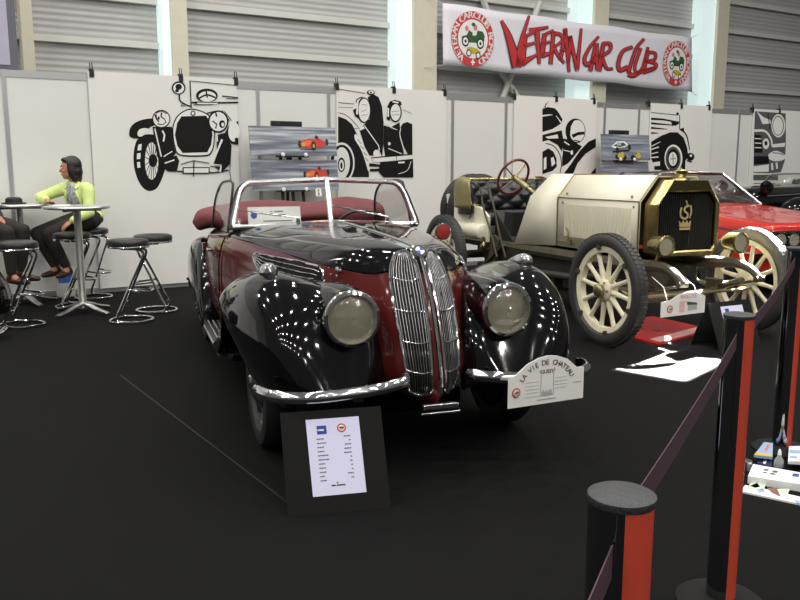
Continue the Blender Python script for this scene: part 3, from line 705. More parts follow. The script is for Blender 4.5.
# nose, bonnet and scuttle: one control net, the bonnet is its upper strip
NET = [
 [(0, -.43, 1.02), (0, -.44, 1.015), (0, -.47, 1.0), (0, -.53, .93), (0, -.615, .80), (0, -.695, .62), (0, -.735, .46), (0, -.71, .34)],
 [(0, -.42, 1.027), (.045, -.41, 1.022), (.10, -.40, .995), (.135, -.42, .925), (.150, -.50, .80), (.146, -.585, .62), (.125, -.635, .46), (.0, -.67, .33)],
 [(0, -.36, 1.036), (.08, -.35, 1.03), (.165, -.33, .99), (.212, -.34, .905), (.215, -.42, .78), (.192, -.51, .62), (.172, -.57, .46), (.0, -.63, .31)],
 [(0, -.2, 1.045), (.11, -.2, 1.04), (.235, -.2, 1.01), (.325, -.18, .918), (.335, -.23, .78), (.28, -.35, .62), (.25, -.43, .44), (0, -.5, .29)],
 [(0, .1, 1.055), (.15, .1, 1.05), (.31, .1, 1.025), (.428, .1, .935), (.465, .08, .80), (.455, .0, .6), (.41, -.05, .42), (0, -.05, .27)],
 [(0, .7, 1.066), (.19, .7, 1.06), (.39, .7, 1.037), (.545, .7, .955), (.60, .7, .80), (.605, .7, .56), (.55, .7, .37), (0, .7, .26)],
 [(0, 1.2, 1.062), (.22, 1.2, 1.056), (.455, 1.2, 1.035), (.635, 1.2, .962), (.685, 1.2, .80), (.69, 1.2, .52), (.63, 1.2, .31), (0, 1.2, .24)],
 [(0, 1.40, 1.050), (.23, 1.42, 1.045), (.47, 1.44, 1.028), (.66, 1.47, .962), (.715, 1.47, .80), (.71, 1.47, .50), (.65, 1.47, .30), (0, 1.47, .24)]]
NV, NU = 8, 8
DN = dense(NET, NU, NV)
def hood_strip(a, b): return [r[a:b + 1] for r in DN]
iv = 3 * NV
b = MB(); b.sheet(hood_strip(iv, 7 * NV)); b.sheet(mir(hood_strip(iv, 7 * NV)))
nose = b.build('nose_and_bonnet_side', 'maroon_paint', car, merge=True, angle=60)
b = MB(); top = [[(p[0] * 1.004, p[1] - .001, p[2] + .003) for p in r] for r in hood_strip(0, iv)]
b.sheet(top); b.sheet(mir(top)); hood = b.build('bonnet', 'black_paint', car, merge=True, angle=60, solid=.004)
b = MB(); e = [r[iv] for r in DN[8:]]
b.tube([(p[0], p[1], p[2] + .006) for p in [r[0] for r in DN[2:]]], .006, 8)
b.build('bonnet_hinge', 'chrome_soft', hood)
front_pts = [p for r in DN[0:NU * 3] for p in r]
side_pts = [p for r in DN[NU * 3:] for p in r[iv - 4:]]
def near(pts, a, c, ia, ic, iw):
    q = sorted((((p[ia] - a) ** 2 + (p[ic] - c) ** 2), p[iw]) for p in pts)[:6]
    ws = [1 / (d + 1e-5) for d, _ in q]
    return sum(w * v for w, (_, v) in zip(ws, q)) / sum(ws)
def nose_y(x, z): return near(front_pts, abs(x), z, 0, 2, 1)
def side_x(y, z): return near(side_pts, y, z, 1, 2, 0)

# twin grille
KO0 = [(.030, .96), (.040, 1.0), (.075, 1.022), (.12, 1.005), (.152, .95), (.170, .86), (.172, .74), (.163, .60), (.148, .47), (.130, .405), (.095, .385), (.055, .392), (.038, .43), (.033, .60), (.030, .80)]
KO = [(.026 + (x - .03) * .84, z) for x, z in KO0]
for s in (1, -1):
    kid = MB(); ol = spline([(x, 0, z) for x, z in KO], 6, True)
    ol3 = [(s * p[0], nose_y(p[0], p[2]) - .008, p[2]) for p in ol]
    kid.tube(ol3, .0075, 10, closed=True); fr = kid.build('grille_frame', 'chrome', car)
    # back plate of the opening
    zs = [.39 + i * (1.015 - .39) / 40 for i in range(41)]
    def span(z):
        xs = []
        for i in range(len(ol)):
            a, c = ol[i], ol[(i + 1) % len(ol)]
            if (a[2] - z) * (c[2] - z) <= 0 and a[2] != c[2]: xs.append(a[0] + (c[0] - a[0]) * (z - a[2]) / (c[2] - a[2]))
        return (min(xs), max(xs)) if len(xs) > 1 else None
    g = []
    for z in zs:
        r = span(z)
        if r: g.append([(s * (r[0] + (r[1] - r[0]) * j / 8), nose_y(r[0] + (r[1] - r[0]) * j / 8, z) - .0045, z) for j in range(9)])
    b = MB(); b.sheet(g); b.build('grille_opening', 'grille_black', fr)
    b = MB()
    for j in range(1, 10):
        f = j / 10; pts = []
        for z in zs:
            r = span(z)
            if r and r[1] - r[0] > .03:
                x = r[0] + (r[1] - r[0]) * f; pts.append((s * x, nose_y(x, z) - .006, z))
        b.tube(pts, .0014, 6)
    b.build('grille_bars', 'bar_metal', fr)
    for z in (.905, .77, .635, .505):
        b = MB(); r = span(z); b.tube([(s * (r[0] + (r[1] - r[0]) * j / 6), nose_y(r[0] + (r[1] - r[0]) * j / 6, z) - .013, z - .012 * math.sin(3.14 * j / 6)) for j in range(7)], .0036, 6)
        b.build('grille_crossbar', 'chrome_soft', fr)
b = MB(); b.tube([(0, nose_y(0, z) - .010, z) for z in [1.01 - i * .03 for i in range(21)]], .010, 8); b.build('nose_spine', 'chrome', car)
# badge: blue and white quartered roundel
b = MB(); c = Vector((0, -.452, 1.022)); d = Vector((0, -.75, .62)).normalized()
b.lathe([(0, -.02), (.040, -.02), (.042, .0), (.036, .006)], c, d, 32, 0)
b.lathe([(.036, .006), (.034, .008), (.022, .009)], c, d, 32, 1)
q = rot_to(d)
for k in range(4):
    pts = [Vector((0, 0, .010))] + [Vector((.022 * math.cos(R(k * 90 + a)), .022 * math.sin(R(k * 90 + a)), .010)) for a in range(0, 91, 15)]
    b.prism([c + q @ p for p in pts], q @ Vector((0, 0, .001)), 2 + k % 2)
b.build('badge', ['chrome', 'black_plastic', 'blue_ink', 'white_ink'], car)
# bracket below the grille
b = MB(); b.box((0, -.735, .352), (.17, .03, .022)); b.box((0, -.742, .320), (.19, .012, .012)); b.build('plate_bracket', 'chrome_soft', car, bevel=.003)

# louvred vent on each bonnet side
def proj(X, Y, Z):
    Z -= CH; df = Y * cp_ - Z * sp_; return (400 + CF * X / df, 300 - CF * (Y * sp_ + Z * cp_) / df)
PS = [(p, proj(*BF.w(-p[0], p[1], p[2]))) for p in side_pts]
def side_px(px, py):
    q = sorted(((u[0] - px) ** 2 + (u[1] - py) ** 2, p) for p, u in PS)[:6]
    ws = [1 / (d + .02) for d, _ in q]; return [sum(w * p[i] for w, (_, p) in zip(ws, q)) / sum(ws) for i in (1, 2)]
VO = [side_px(*p) for p in ((255, 255), (268, 256), (292, 260), (315, 265), (323, 269), (324, 277), (320, 288), (312, 292), (296, 290), (272, 281), (260, 272))]
for s in (1, -1):
    ol = spline([(y, 0, z) for y, z in VO], 5, True)
    b = MB(); b.tube([(s * (side_x(p[0], p[2]) + .006), p[0], p[2]) for p in ol], .0065, 8, closed=True); fr = b.build('vent_frame', 'chrome', car)
    g = []
    y0_, y1_ = min(v[0] for v in VO), max(v[0] for v in VO); ys = [y0_ + i * (y1_ - y0_) / 30 for i in range(31)]
    def vspan(y):
        zs_ = []
        for i in range(len(ol)):
            a, c = ol[i], ol[(i + 1) % len(ol)]
            if (a[0] - y) * (c[0] - y) <= 0 and a[0] != c[0]: zs_.append(a[2] + (c[2] - a[2]) * (y - a[0]) / (c[0] - a[0]))
        return (min(zs_), max(zs_)) if len(zs_) > 1 else None
    for y in ys:
        r = vspan(y)
        if r: g.append([(s * (side_x(y, r[0] + (r[1] - r[0]) * j / 6) + .009), y, r[0] + (r[1] - r[0]) * j / 6) for j in range(7)])
    b = MB(); b.sheet(g); b.build('vent_opening', 'grille_black', fr)
    b = MB()
    for f in (.17, .34, .51, .68, .85):
        pts = []
        for y in ys[1:-1]:
            r = vspan(y)
            if r: z = r[0] + (r[1] - r[0]) * f; pts.append((s * (side_x(y, z) + .012), y, z))
        b.tube(pts, .003, 6)
    b.build('vent_bars', 'chrome_soft', fr)
    oy, oz = side_px(343, 271)
    b = MB(); x0 = side_x(oy, oz) + .004
    b.ell((s * x0, oy, oz), .010, .05, .013, 12)
    for a in range(0, 360, 60):
        y, z = oy + .055 * math.cos(R(a)), oz + .033 * math.sin(R(a)); b.ell((s * (side_x(y, z) + .004), y, z), .006, .007, .007, 8)
    b.build('side_ornament', 'chrome', car)

# front wings
FS = [
 [(.62, -.69, .42), (.62, -.70, .43), (.57, -.71, .44), (.50, -.705, .445), (.42, -.69, .44), (.34, -.67, .43), (.34, -.66, .42)],
 [(.665, -.635, .375), (.70, -.645, .53), (.665, -.63, .67), (.53, -.575, .745), (.37, -.52, .735), (.245, -.54, .60), (.22, -.58, .38)],
 [(.70, -.53, .37), (.765, -.53, .57), (.725, -.51, .765), (.57, -.46, .858), (.38, -.41, .83), (.235, -.43, .74), (.19, -.53, .36)],
 [(.775, -.30, .44), (.842, -.30, .64), (.785, -.30, .83), (.645, -.30, .912), (.45, -.28, .868), (.29, -.28, .79), (.28, -.30, .40)],
 [(.835, -.03, .59), (.870, -.03, .71), (.80, -.03, .85), (.665, -.03, .912), (.51, -.03, .865), (.40, -.03, .80), (.39, -.03, .5)],
 [(.842, .25, .66), (.860, .25, .73), (.80, .25, .815), (.685, .25, .858), (.565, .25, .825), (.48, .25, .77), (.46, .25, .5)],
 [(.825, .52, .575), (.83, .52, .64), (.79, .52, .715), (.72, .52, .755), (.635, .52, .73), (.575, .52, .67), (.56, .52, .4)],
 [(.805, .82, .39), (.80, .82, .47), (.78, .82, .54), (.74, .82, .575), (.68, .82, .56), (.64, .82, .52), (.62, .82, .3)],
 [(.80, 1.12, .25), (.795, 1.12, .31), (.785, 1.12, .36), (.75, 1.12, .385), (.70, 1.12, .38), (.66, 1.12, .36), (.64, 1.12, .25)],
 [(.80, 1.40, .235), (.795, 1.40, .25), (.785, 1.40, .265), (.75, 1.40, .275), (.70, 1.40, .275), (.66, 1.40, .27), (.64, 1.40, .25)]]
FD = dense(FS, 7, 7)
for s in (1, -1):
    b = MB(); g = FD if s > 0 else mir(FD); b.sheet(g)
    b.prism([g[0][j] for j in range(len(g[0]))], (0, .004, 0))
    w_ = b.build('front_wing', 'black_paint', car, merge=True, angle=60, solid=.012)
    # chrome side lamp on the crown
    b = MB(); prof = [(0, 0), (.026, .006), (.040, .03), (.046, .06), (.042, .10), (.028, .17), (.010, .24), (0, .25)]
    c = Vector((s * .672, -.27, .928)); b.lathe(prof, c, (0, 1, -.10), 18, sx=1.0, sy=1.0)
    b.box((s * .672, -.16, .910), (.03, .12, .03)); b.build('side_lamp', 'chrome', w_)
    # headlamp pod blending back into the wing
    pod = []
    for (y, r, zc, xc) in ((-.615, .118, .752, .378), (-.57, .128, .755, .380), (-.45, .135, .755, .385), (-.25, .125, .755, .40), (.0, .10, .755, .42), (.25, .06, .755, .45), (.38, .01, .755, .47)):
        pod.append([(s * (xc + r * math.cos(2 * math.pi * i / 28)), y, zc + r * math.sin(2 * math.pi * i / 28)) for i in range(28)])
    b = MB(); b.sheet(pod, cv=True); b.build('headlamp_pod', 'black_paint', w_, angle=60)
    ax = (s * .03, -1, .0); hc = Vector((s * .378, -.615, .752))
    b = MB(); b.lathe([(.120, -.02), (.128, .0), (.130, .014), (.124, .026), (.112, .030), (.108, .022), (.110, -.02)], hc, ax, 40, ring=True); hl = b.build('headlamp', 'chrome', car)
    b = MB(); b.lathe([(.109, .006), (.10, -.03), (.075, -.07), (.04, -.095), (0, -.105)], hc, ax, 32); b.build('reflector', 'headlamp_bowl', hl)
    b = MB(); b.lathe([(.110, .012), (.10, .022), (.07, .036), (.035, .043), (0, .045)], hc, ax, 32); b.build('lens', 'lamp_glass', hl, solid=.003)
    b = MB(); b.ell(hc + Vector((0, .03, 0)), .022, .03, .022, 14); b.build('bulb', 'chrome', hl)
    # half bumper blade
    rows = []
    path = spline([(.80, -.56, .455), (.79, -.66, .46), (.735, -.755, .462), (.60, -.815, .462), (.42, -.82, .467), (.27, -.80, .475), (.17, -.755, .482), (.155, -.70, .485)], 6)
    b = MB(); prof = [(-.006, -.027), (.0, -.027), (.010, -.018), (.017, -.006), (.017, .004), (.010, .017), (.0, .027), (-.008, .027), (-.007, 0)]
    g = []
    for i, p in enumerate(path):
        a = Vector(path[max(0, i - 1)]); c = Vector(path[min(len(path) - 1, i + 1)]); t_ = (c - a).normalized(); n_ = Vector((t_.y, -t_.x, 0)).normalized() * -1
        if n_.y > 0 and abs(p[0]) < .8: n_ = -n_
        if abs(p[0]) >= .8 and n_.x < 0: n_ = -n_
        f = 1 if 2 < i < len(path) - 3 else .75
        g.append([(s * (p[0] + n_.x * u), p[1] + n_.y * u, p[2] + v * f) for u, v in prof])
    b.sheet(g, cv=True); b.prism(g[0], (0, .001, 0)); b.prism(g[-1], (0, .001, 0)); bp = b.build('front_bumper', 'chrome', car, angle=50)
    b = MB(); b.box((s * .40, -.66, .44), (.04, .30, .03)); b.build('bumper_bracket', 'black_plastic', bp)

# scuttle grille strip, windscreen
WB = [(x, 1.29 + .1732 * abs(x), 1.066 - .049 * abs(x)) for x in (-.635, -.45, -.2, 0, .2, .45, .635)]
WT = [(x, 1.405 + .1732 * abs(x), 1.333 - .040 * abs(x)) for x in (-.565, -.42, -.2, 0, .2, .42, .565)]
def wr(x, f):   # point on the screen, x -1..1, f 0..1
    n = (x + 1) / 2 * 6; i = min(5, int(n)); u = n - i
    B_ = Vector(WB[i]).lerp(Vector(WB[i + 1]), u); T_ = Vector(WT[i]).lerp(Vector(WT[i + 1]), u)
    return B_.lerp(T_, f)
b = MB(); cap = []
loop = [(-1, .0), (-1, .35), (-.995, .62)] + [(-.975, .82), (-.92, .945), (-.83, .995)] + [(-.6, 1), (-.3, 1), (0, 1), (.3, 1), (.6, 1)] + [(.83, .995), (.92, .945), (.975, .82), (.995, .62), (1, .35), (1, 0), (.92, -.06), (.6, -.07), (.3, -.07), (0, -.07), (-.3, -.07), (-.6, -.07), (-.92, -.06)]
lp = spline([tuple(wr(x, max(-.08, f)) if f >= 0 else wr(x, 0) + Vector((0, -.005, f * .28))) for x, f in loop], 5, True)
b.tube(lp, .027, 10, closed=True, flat=.7); wf = b.build('windscreen_frame', 'frame_metal', car)
b = MB(); b.tube([tuple(Vector(p) + Vector((0, -.012, 0)) * 1.0) for p in lp], .0075, 8, closed=True)
lp2 = [tuple(Vector((0, 1.42, 1.19)).lerp(Vector(p), 1.045) + Vector((0, -.006, 0))) for p in lp]
b = MB(); b.tube(lp2, .006, 8, closed=True); b.build('rubber_seal', 'rubber', wf)
b = MB(); b.tube([tuple(wr(0, f) + Vector((0, -.006, 0))) for f in (-.06, .3, .6, 1)], .018, 8); b.build('centre_post', 'frame_metal', wf)
for s in (-1, 1):
    g = [[tuple(wr(s * (.02 + .96 * i / 12), f / 6)) for f in range(7)] for i in range(13)]
    b = MB(); b.sheet(g); b.build('windscreen_glass', 'glass', wf, solid=.004, smooth=False)
# number sticker in the corner of the near pane
b = MB(); c = wr(-.105, .68) + Vector((0, -.008, 0)); ex = (wr(-.02, .8) - wr(-.2, .8)).normalized(); ey = (wr(-.1, 1) - wr(-.1, 0)).normalized()
put_text(b, '8', .088, c, ex, ey, bold=.004); b.build('number_sticker', 'white_ink', wf, smooth=False)
# chrome moulding below the screen and wipers
b = MB(); b.tube(spline([(x * 1.01, y - .035, z - .018) for x, y, z in WB], 5), .016, 10); b.build('scuttle_moulding', 'chrome', car)
for (xp, xe) in ((-.22, -.52), (.40, .10)):
    b = MB(); p = Vector((xp, 1.30, 1.075)); b.lathe([(0, 0), (.016, 0), (.014, .02), (.007, .03), (0, .032)], p + Vector((0, 0, -.02)), (0, -.4, 1), 12)
    e2 = wr(xe / .635 if abs(xe) < .6 else -.9, .30) + Vector((0, -.02, 0)); b.tube([p + Vector((0, -.012, .008)), e2], .0045, 6)
    t_ = (e2 - p).normalized(); b.tube([e2 - t_ * .16 + Vector((0, .004, .012)), e2 + t_ * .1 + Vector((0, .006, .0))], .004, 6)
    b.build('wiper', 'chrome_soft', car)

# body sides behind the scuttle
BS = [
 [(.60, 1.42, 1.005), (.665, 1.42, .958), (.712, 1.42, .80), (.71, 1.42, .50), (.65, 1.42, .29)],
 [(.645, 1.8, .975), (.70, 1.8, .935), (.742, 1.8, .78), (.735, 1.8, .48), (.66, 1.8, .27)],
 [(.65, 2.3, .945), (.705, 2.3, .905), (.745, 2.3, .75), (.735, 2.3, .48), (.66, 2.3, .27)],
 [(.61, 2.75, .92), (.665, 2.75, .87), (.70, 2.75, .72), (.69, 2.75, .48), (.6, 2.75, .28)],
 [(.47, 3.2, .87), (.54, 3.2, .81), (.575, 3.2, .66), (.56, 3.2, .46), (.48, 3.2, .29)],
 [(.27, 3.58, .74), (.34, 3.58, .67), (.38, 3.58, .56), (.37, 3.58, .43), (.3, 3.58, .33)],
 [(.02, 3.80, .52), (.03, 3.80, .50), (.04, 3.80, .46), (.03, 3.80, .42), (.02, 3.80, .38)]]
BD = dense(BS, 8, 6)
for s in (1, -1):
    g = BD if s > 0 else mir(BD)
    b = MB(); b.sheet([r[6:] for r in g]); bs = b.build('body_side', 'maroon_paint', car, angle=60, solid=.01)
    b = MB(); b.sheet([[(p[0] + s * .003, p[1], p[2] + .004) for p in r[:7]] for r in g]); b.build('waist_rail', 'black_paint', car, angle=60, solid=.02)
    # door shut lines, handle and hinges
    for yy in (1.50, 2.32):
        b = MB(); k_ = min(range(len(g)), key=lambda i: abs(g[i][8][1] - yy)); b.tube([(p[0] + s * .0015, p[1], p[2]) for p in g[k_][6:24]], .0035, 6)
        b.build('door_gap', 'black_void', bs)
    b = MB(); b.tube([(s * .752, 1.60, .86), (s * .775, 1.61, .86), (s * .775, 1.72, .858), (s * .77, 1.735, .858)], .009, 8); b.build('door_handle', 'chrome', bs)
    for zz in (.82, .42):
        b = MB(); b.cyl((s * .748, 2.30, zz - .03), (s * .748, 2.30, zz + .03), .012, n=10); b.build('door_hinge', 'chrome', bs)
# tail deck
g = []
for i, r in enumerate(BD[8 * 2 + 4:]):
    p = r[0]; n = 12; g.append([(p[0] * (1 - 2 * j / n), p[1], p[2] + .05 * math.sin(math.pi * j / n) * min(1, p[0] * 2)) for j in range(n + 1)])
b = MB(); b.sheet(g); b.build('tail_deck', 'black_paint', car, angle=60)
b = MB(); b.sheet([[(p[0], p[1], p[2]) for p in (r[-1], (0, r[-1][1], .26), (-r[-1][0], r[-1][1], r[-1][2]))] for r in BD]); b.build('floor_pan', 'black_matte', car)
# rear wings
RS = [
 [(.81, 2.02, .25), (.80, 2.02, .30), (.785, 2.02, .34), (.76, 2.02, .36), (.73, 2.02, .36), (.70, 2.02, .33)],
 [(.825, 2.2, .30), (.825, 2.2, .46), (.805, 2.2, .58), (.76, 2.2, .65), (.71, 2.2, .66), (.66, 2.2, .60)],
 [(.835, 2.45, .45), (.835, 2.45, .62), (.81, 2.45, .76), (.755, 2.45, .825), (.69, 2.45, .82), (.62, 2.45, .74)],
 [(.835, 2.75, .52), (.835, 2.75, .68), (.805, 2.75, .80), (.745, 2.75, .855), (.67, 2.75, .85), (.6, 2.75, .76)],
 [(.825, 3.05, .46), (.82, 3.05, .62), (.785, 3.05, .75), (.72, 3.05, .80), (.63, 3.05, .79), (.52, 3.05, .7)],
 [(.79, 3.35, .36), (.775, 3.35, .50), (.735, 3.35, .61), (.67, 3.35, .655), (.58, 3.35, .64), (.45, 3.35, .58)],
 [(.70, 3.62, .32), (.68, 3.62, .40), (.645, 3.62, .46), (.585, 3.62, .49), (.5, 3.62, .48), (.38, 3.62, .44)],
 [(.56, 3.78, .34), (.55, 3.78, .36), (.53, 3.78, .38), (.5, 3.78, .39), (.45, 3.78, .38), (.4, 3.78, .36)]]
RD = dense(RS, 6, 6)
for s in (1, -1):
    b = MB(); b.sheet(RD if s > 0 else mir(RD)); w_ = b.build('rear_wing', 'black_paint', car, angle=60, solid=.01)
    b = MB(); g = []
    for y in (.95, 1.2, 1.6, 2.0, 2.1):
        xi, xo = .62, (.78 if y > 1 else .72)
        g.append([(s * xi, y, .285), (s * (xo - .03), y, .282), (s * xo, y, .268), (s * xo, y, .225), (s * xi, y, .225)])
    b.sheet(dense(g, 3, 1), cv=False); rb = b.build('running_board', 'black_plastic', car, angle=40, solid=.006)
    b = MB()
    for x in (.655, .69, .725, .76): b.tube([(s * x, .99 if x < .74 else 1.03, .288), (s * x, 2.05, .288)], .007, 6)
    b.tube([(s * .785, 1.03, .248), (s * .785, 2.05, .248)], .012, 8)
    b.build('tread_strip', 'chrome_soft', rb)
# rear bumper tips visible past the wing
b = MB(); b.tube(spline([(-.78, 3.62, .40), (-.55, 3.84, .41), (0, 3.90, .41), (.55, 3.84, .41), (.78, 3.62, .40)], 6), .03, 10, flat=.5); b.build('rear_bumper', 'chrome', car)

def road_wheel(par, x, y, s):
    b = MB(); c = Vector((x, y, .34)); d = (s, 0, 0)
    b.lathe([(.06, .045), (.13, .05), (.18, .04), (.215, .02), (.232, .045), (.238, .05), (.238, -.05), (.10, -.05)], c, d, 36); wl = b.build('wheel', 'black_paint', par)
    b = MB(); b.lathe([(.236, .05), (.25, .072), (.285, .082), (.32, .072), (.338, .045), (.341, 0), (.338, -.045), (.32, -.072), (.285, -.082), (.25, -.072), (.236, -.05)], c, d, 48, ring=True); b.build('tyre', 'rubber', wl)
    b = MB(); b.lathe([(.125, .048), (.128, .058), (.11, .075), (.07, .095), (.035, .10), (.03, .108), (0, .112)], c, d, 30); b.build('hub_cap', 'chrome', wl)
for s in (1, -1):
    road_wheel(car, s * .645, 0, s); road_wheel(car, s * .66, 2.75, s)
# wheel-arch liners and dark underside
b = MB()
for s in (1, -1): b.box((s * .50, .05, .56), (.06, .95, .42)); b.box((s * .48, 2.75, .52), (.04, .9, .4))
b.box((0, .1, .27), (.5, .95, .10)); b.box((0, .3, .40), (1.06, .06, .06)); b.box((0, 2.75, .40), (1.0, .06, .06)); b.box((0, 1.5, .33), (.3, 2.6, .08)); b.build('chassis', 'black_void', car)
for y, xw in ((0, .56), (2.75, .62)):
    b = MB(); b.cyl((-xw, y, .34), (xw, y, .34), .035); b.build('axle', 'black_void', car)

# folded soft top
g = []
xs = [-.79, -.745, -.64, -.45, -.15, .2, .45, .62, .73, .79, .81]
for i, x in enumerate(xs):
    k = {0: .12, 1: .58, 2: .9, 9: .6, 10: .05}.get(i, 1)
    zc = 1.02 + (.012 * math.sin(i * 1.7)) - (.04 if i in (0, 1, 9, 10) else 0); h = (.115 + .02 * math.sin(i * 2.3) + (.028 if i in (6, 7) else 0)) * k; dp = (.29 + .015 * math.cos(i * 3)) * k
    g.append([(x, 2.72 + dp * math.cos(a) * (1 + .06 * math.sin(3 * a + i)), zc + h * math.sin(a) * (1 + .05 * math.sin(4 * a + i * 2))) for a in [2 * math.pi * j / 16 for j in range(16)]])
b = MB(); b.sheet(dense(g, 5, 2, cv=True), cv=True); st = b.build('folded_soft_top', 'maroon_fabric', car, angle=70)
# cabin: dashboard, steering wheel, seats
b = MB(); b.box((0, 1.50, .94), (1.16, .12, .16)); b.build('dashboard', 'maroon_leather', car, bevel=.03)
b = MB(); c = Vector((.33, 1.78, .93)); q = rot_to((0, 1, .55))
b.tube([c + q @ Vector((.2 * math.cos(a), .2 * math.sin(a), 0)) for a in [2 * math.pi * i / 32 for i in range(32)]], .011, 8, closed=True)
for a in (90, 210, 330): b.tube([c, c + q @ Vector((.2 * math.cos(R(a)), .2 * math.sin(R(a)), 0))], .007, 6)
b.tube([c, c + q @ Vector((0, 0, -.3))], .018, 8); b.build('steering_wheel', 'black_plastic', car)
for x in (-.32, .32):
    b = MB(); b.box((x, 2.05, .50), (.5, .5, .16)); b.box((x, 2.33, .72), (.5, .13, .50), Matrix.Rotation(R(-12), 3, 'X')); b.build('seat', 'maroon_leather', car, bevel=.05)
# raised side windows with thin frames
for s in (-1, 1):
    q = [(s * .655, 1.52, .985), (s * .61, 1.55, 1.27), (s * .605, 1.62, 1.315), (s * .61, 1.80, 1.32), (s * .62, 2.15, 1.29), (s * .64, 2.38, 1.17), (s * .665, 2.45, .955)]
    o_ = spline(q, 6)
    b = MB(); b.tube(o_, .009, 8); wn = b.build('side_window_frame', 'black_plastic', car)
    b = MB(); b.prism(o_, (s * .004, 0, 0)); b.build('side_window_glass', 'glass_dim', wn, smooth=False)
# round mirror on the far wing pillar
b = MB(); mc = Vector((.735, 1.10, .985)); b.lathe([(0, .03), (.03, .028), (.052, .012), (.058, 0), (.052, -.006)], mc, (.0, 1, .0), 24)
b.tube([mc + Vector((0, .01, -.05)), (.70, 1.12, .93), (.66, 1.14, .90)], .007, 8); mr = b.build('wing_mirror', 'chrome', car)
b = MB(); b.lathe([(.050, -.006), (.03, -.010), (0, -.011)], mc, (0, 1, 0), 24); b.build('mirror_back', 'mirror_reflection', mr)  # red reflection painted as the colour of the mirror disc

# rally plate on the left half of the bumper
pz0, pzb = .375, .515
t = thing('rally_plate', 'cream arched rally plate hung on the chrome bumper of the maroon convertible', 'plate', BF.w(.455, -.885, .362), BF.deg + 7)
ol = [(-.205, 0), (.205, .0), (.205, .148), (.165, .15), (.11, .195), (.05, .215), (-.0, .22), (-.05, .213), (-.11, .19), (-.17, .145), (-.205, .142)]
b = MB(); b.prism([(x, 0, z) for x, z in ol], (0, .004, 0)); b.build('board', 'white_board', t, smooth=False)
b = MB()
txt = 'LA VIE DE CHATEAU'
for i, ch in enumerate(txt):
    a = R(146 - (146 - 34) * i / (len(txt) - 1)); cx, cz, rr = 0, .035, .158
    p = (cx + rr * 1.02 * math.cos(a), -.0012, cz + rr * math.sin(a) * .98)
    put_text(b, ch, .034, p, (math.sin(a), 0, -math.cos(a)), (math.cos(a), 0, math.sin(a)))
put_text(b, 'GUSSY', .024, (0, -.0012, .148)); b.build('lettering', 'letter_dark', t, smooth=False)
b = MB()
for x0, x1 in ((-.035, -.030), (.033, .038)): b.box(((x0 + x1) / 2, -.001, .092), (.003, .001, .11))
for z in (.06, .078, .096, .114):
    b.box((-.08, -.001, z * .9 + .004), (.07, .001, .0012)); b.box((.075, -.001, z * .9 + .012), (.07, .001, .0012))
b.box((-.04, -.001, .04), (.16, .001, .0012)); b.box((0, -.001, .046), (.055, .001, .018)); b.box((-.038, -.001, .152), (.008, .001, .012)); b.box((.04, -.001, .155), (.008, .001, .012))
for x in (-.02, -.005, .012, .022): b.box((x, -.001, .058), (.006, .001, .012))
b.build('castle_drawing', 'ink_light', t, smooth=False)
b = MB(); b.box((-.0, -.001, .021), (.10, .001, .005)); b.box((.168, -.001, .082), (.045, .001, .004)); b.build('small_print', 'ink_light', t, smooth=False)
emblem(t, -.165, .068, .022, .022, -.0005, ring_txt=False)

# white card on the dashboard
t = thing('dashboard_card', 'white paper card propped behind the windshield of the maroon convertible', 'card', BF.w(-.34, 1.49, 1.025), BF.deg)
q = Matrix.Rotation(R(-14), 3, 'X')
b = MB(); b.box(q @ Vector((0, 0, .065)), (.36, .004, .125), q); b.build('card', 'paper', t, smooth=False)
b = MB(); b.lathe([(0, 0), (.022, 0), (.022, .001)], q @ Vector((-.14, -.003, .07)), q @ Vector((0, -1, 0)), 20); b.build('blue_mark', 'blue_ink', t)
b = MB()
for x, z, l in ((-.02, .095, .012), (.03, .095, .06), (.05, .072, .05), (.02, .03, .2)): b.box(q @ Vector((x, -.003, z)), (l, .001, .007), q)
b.build('print_lines', 'poster_grey', t, smooth=False)
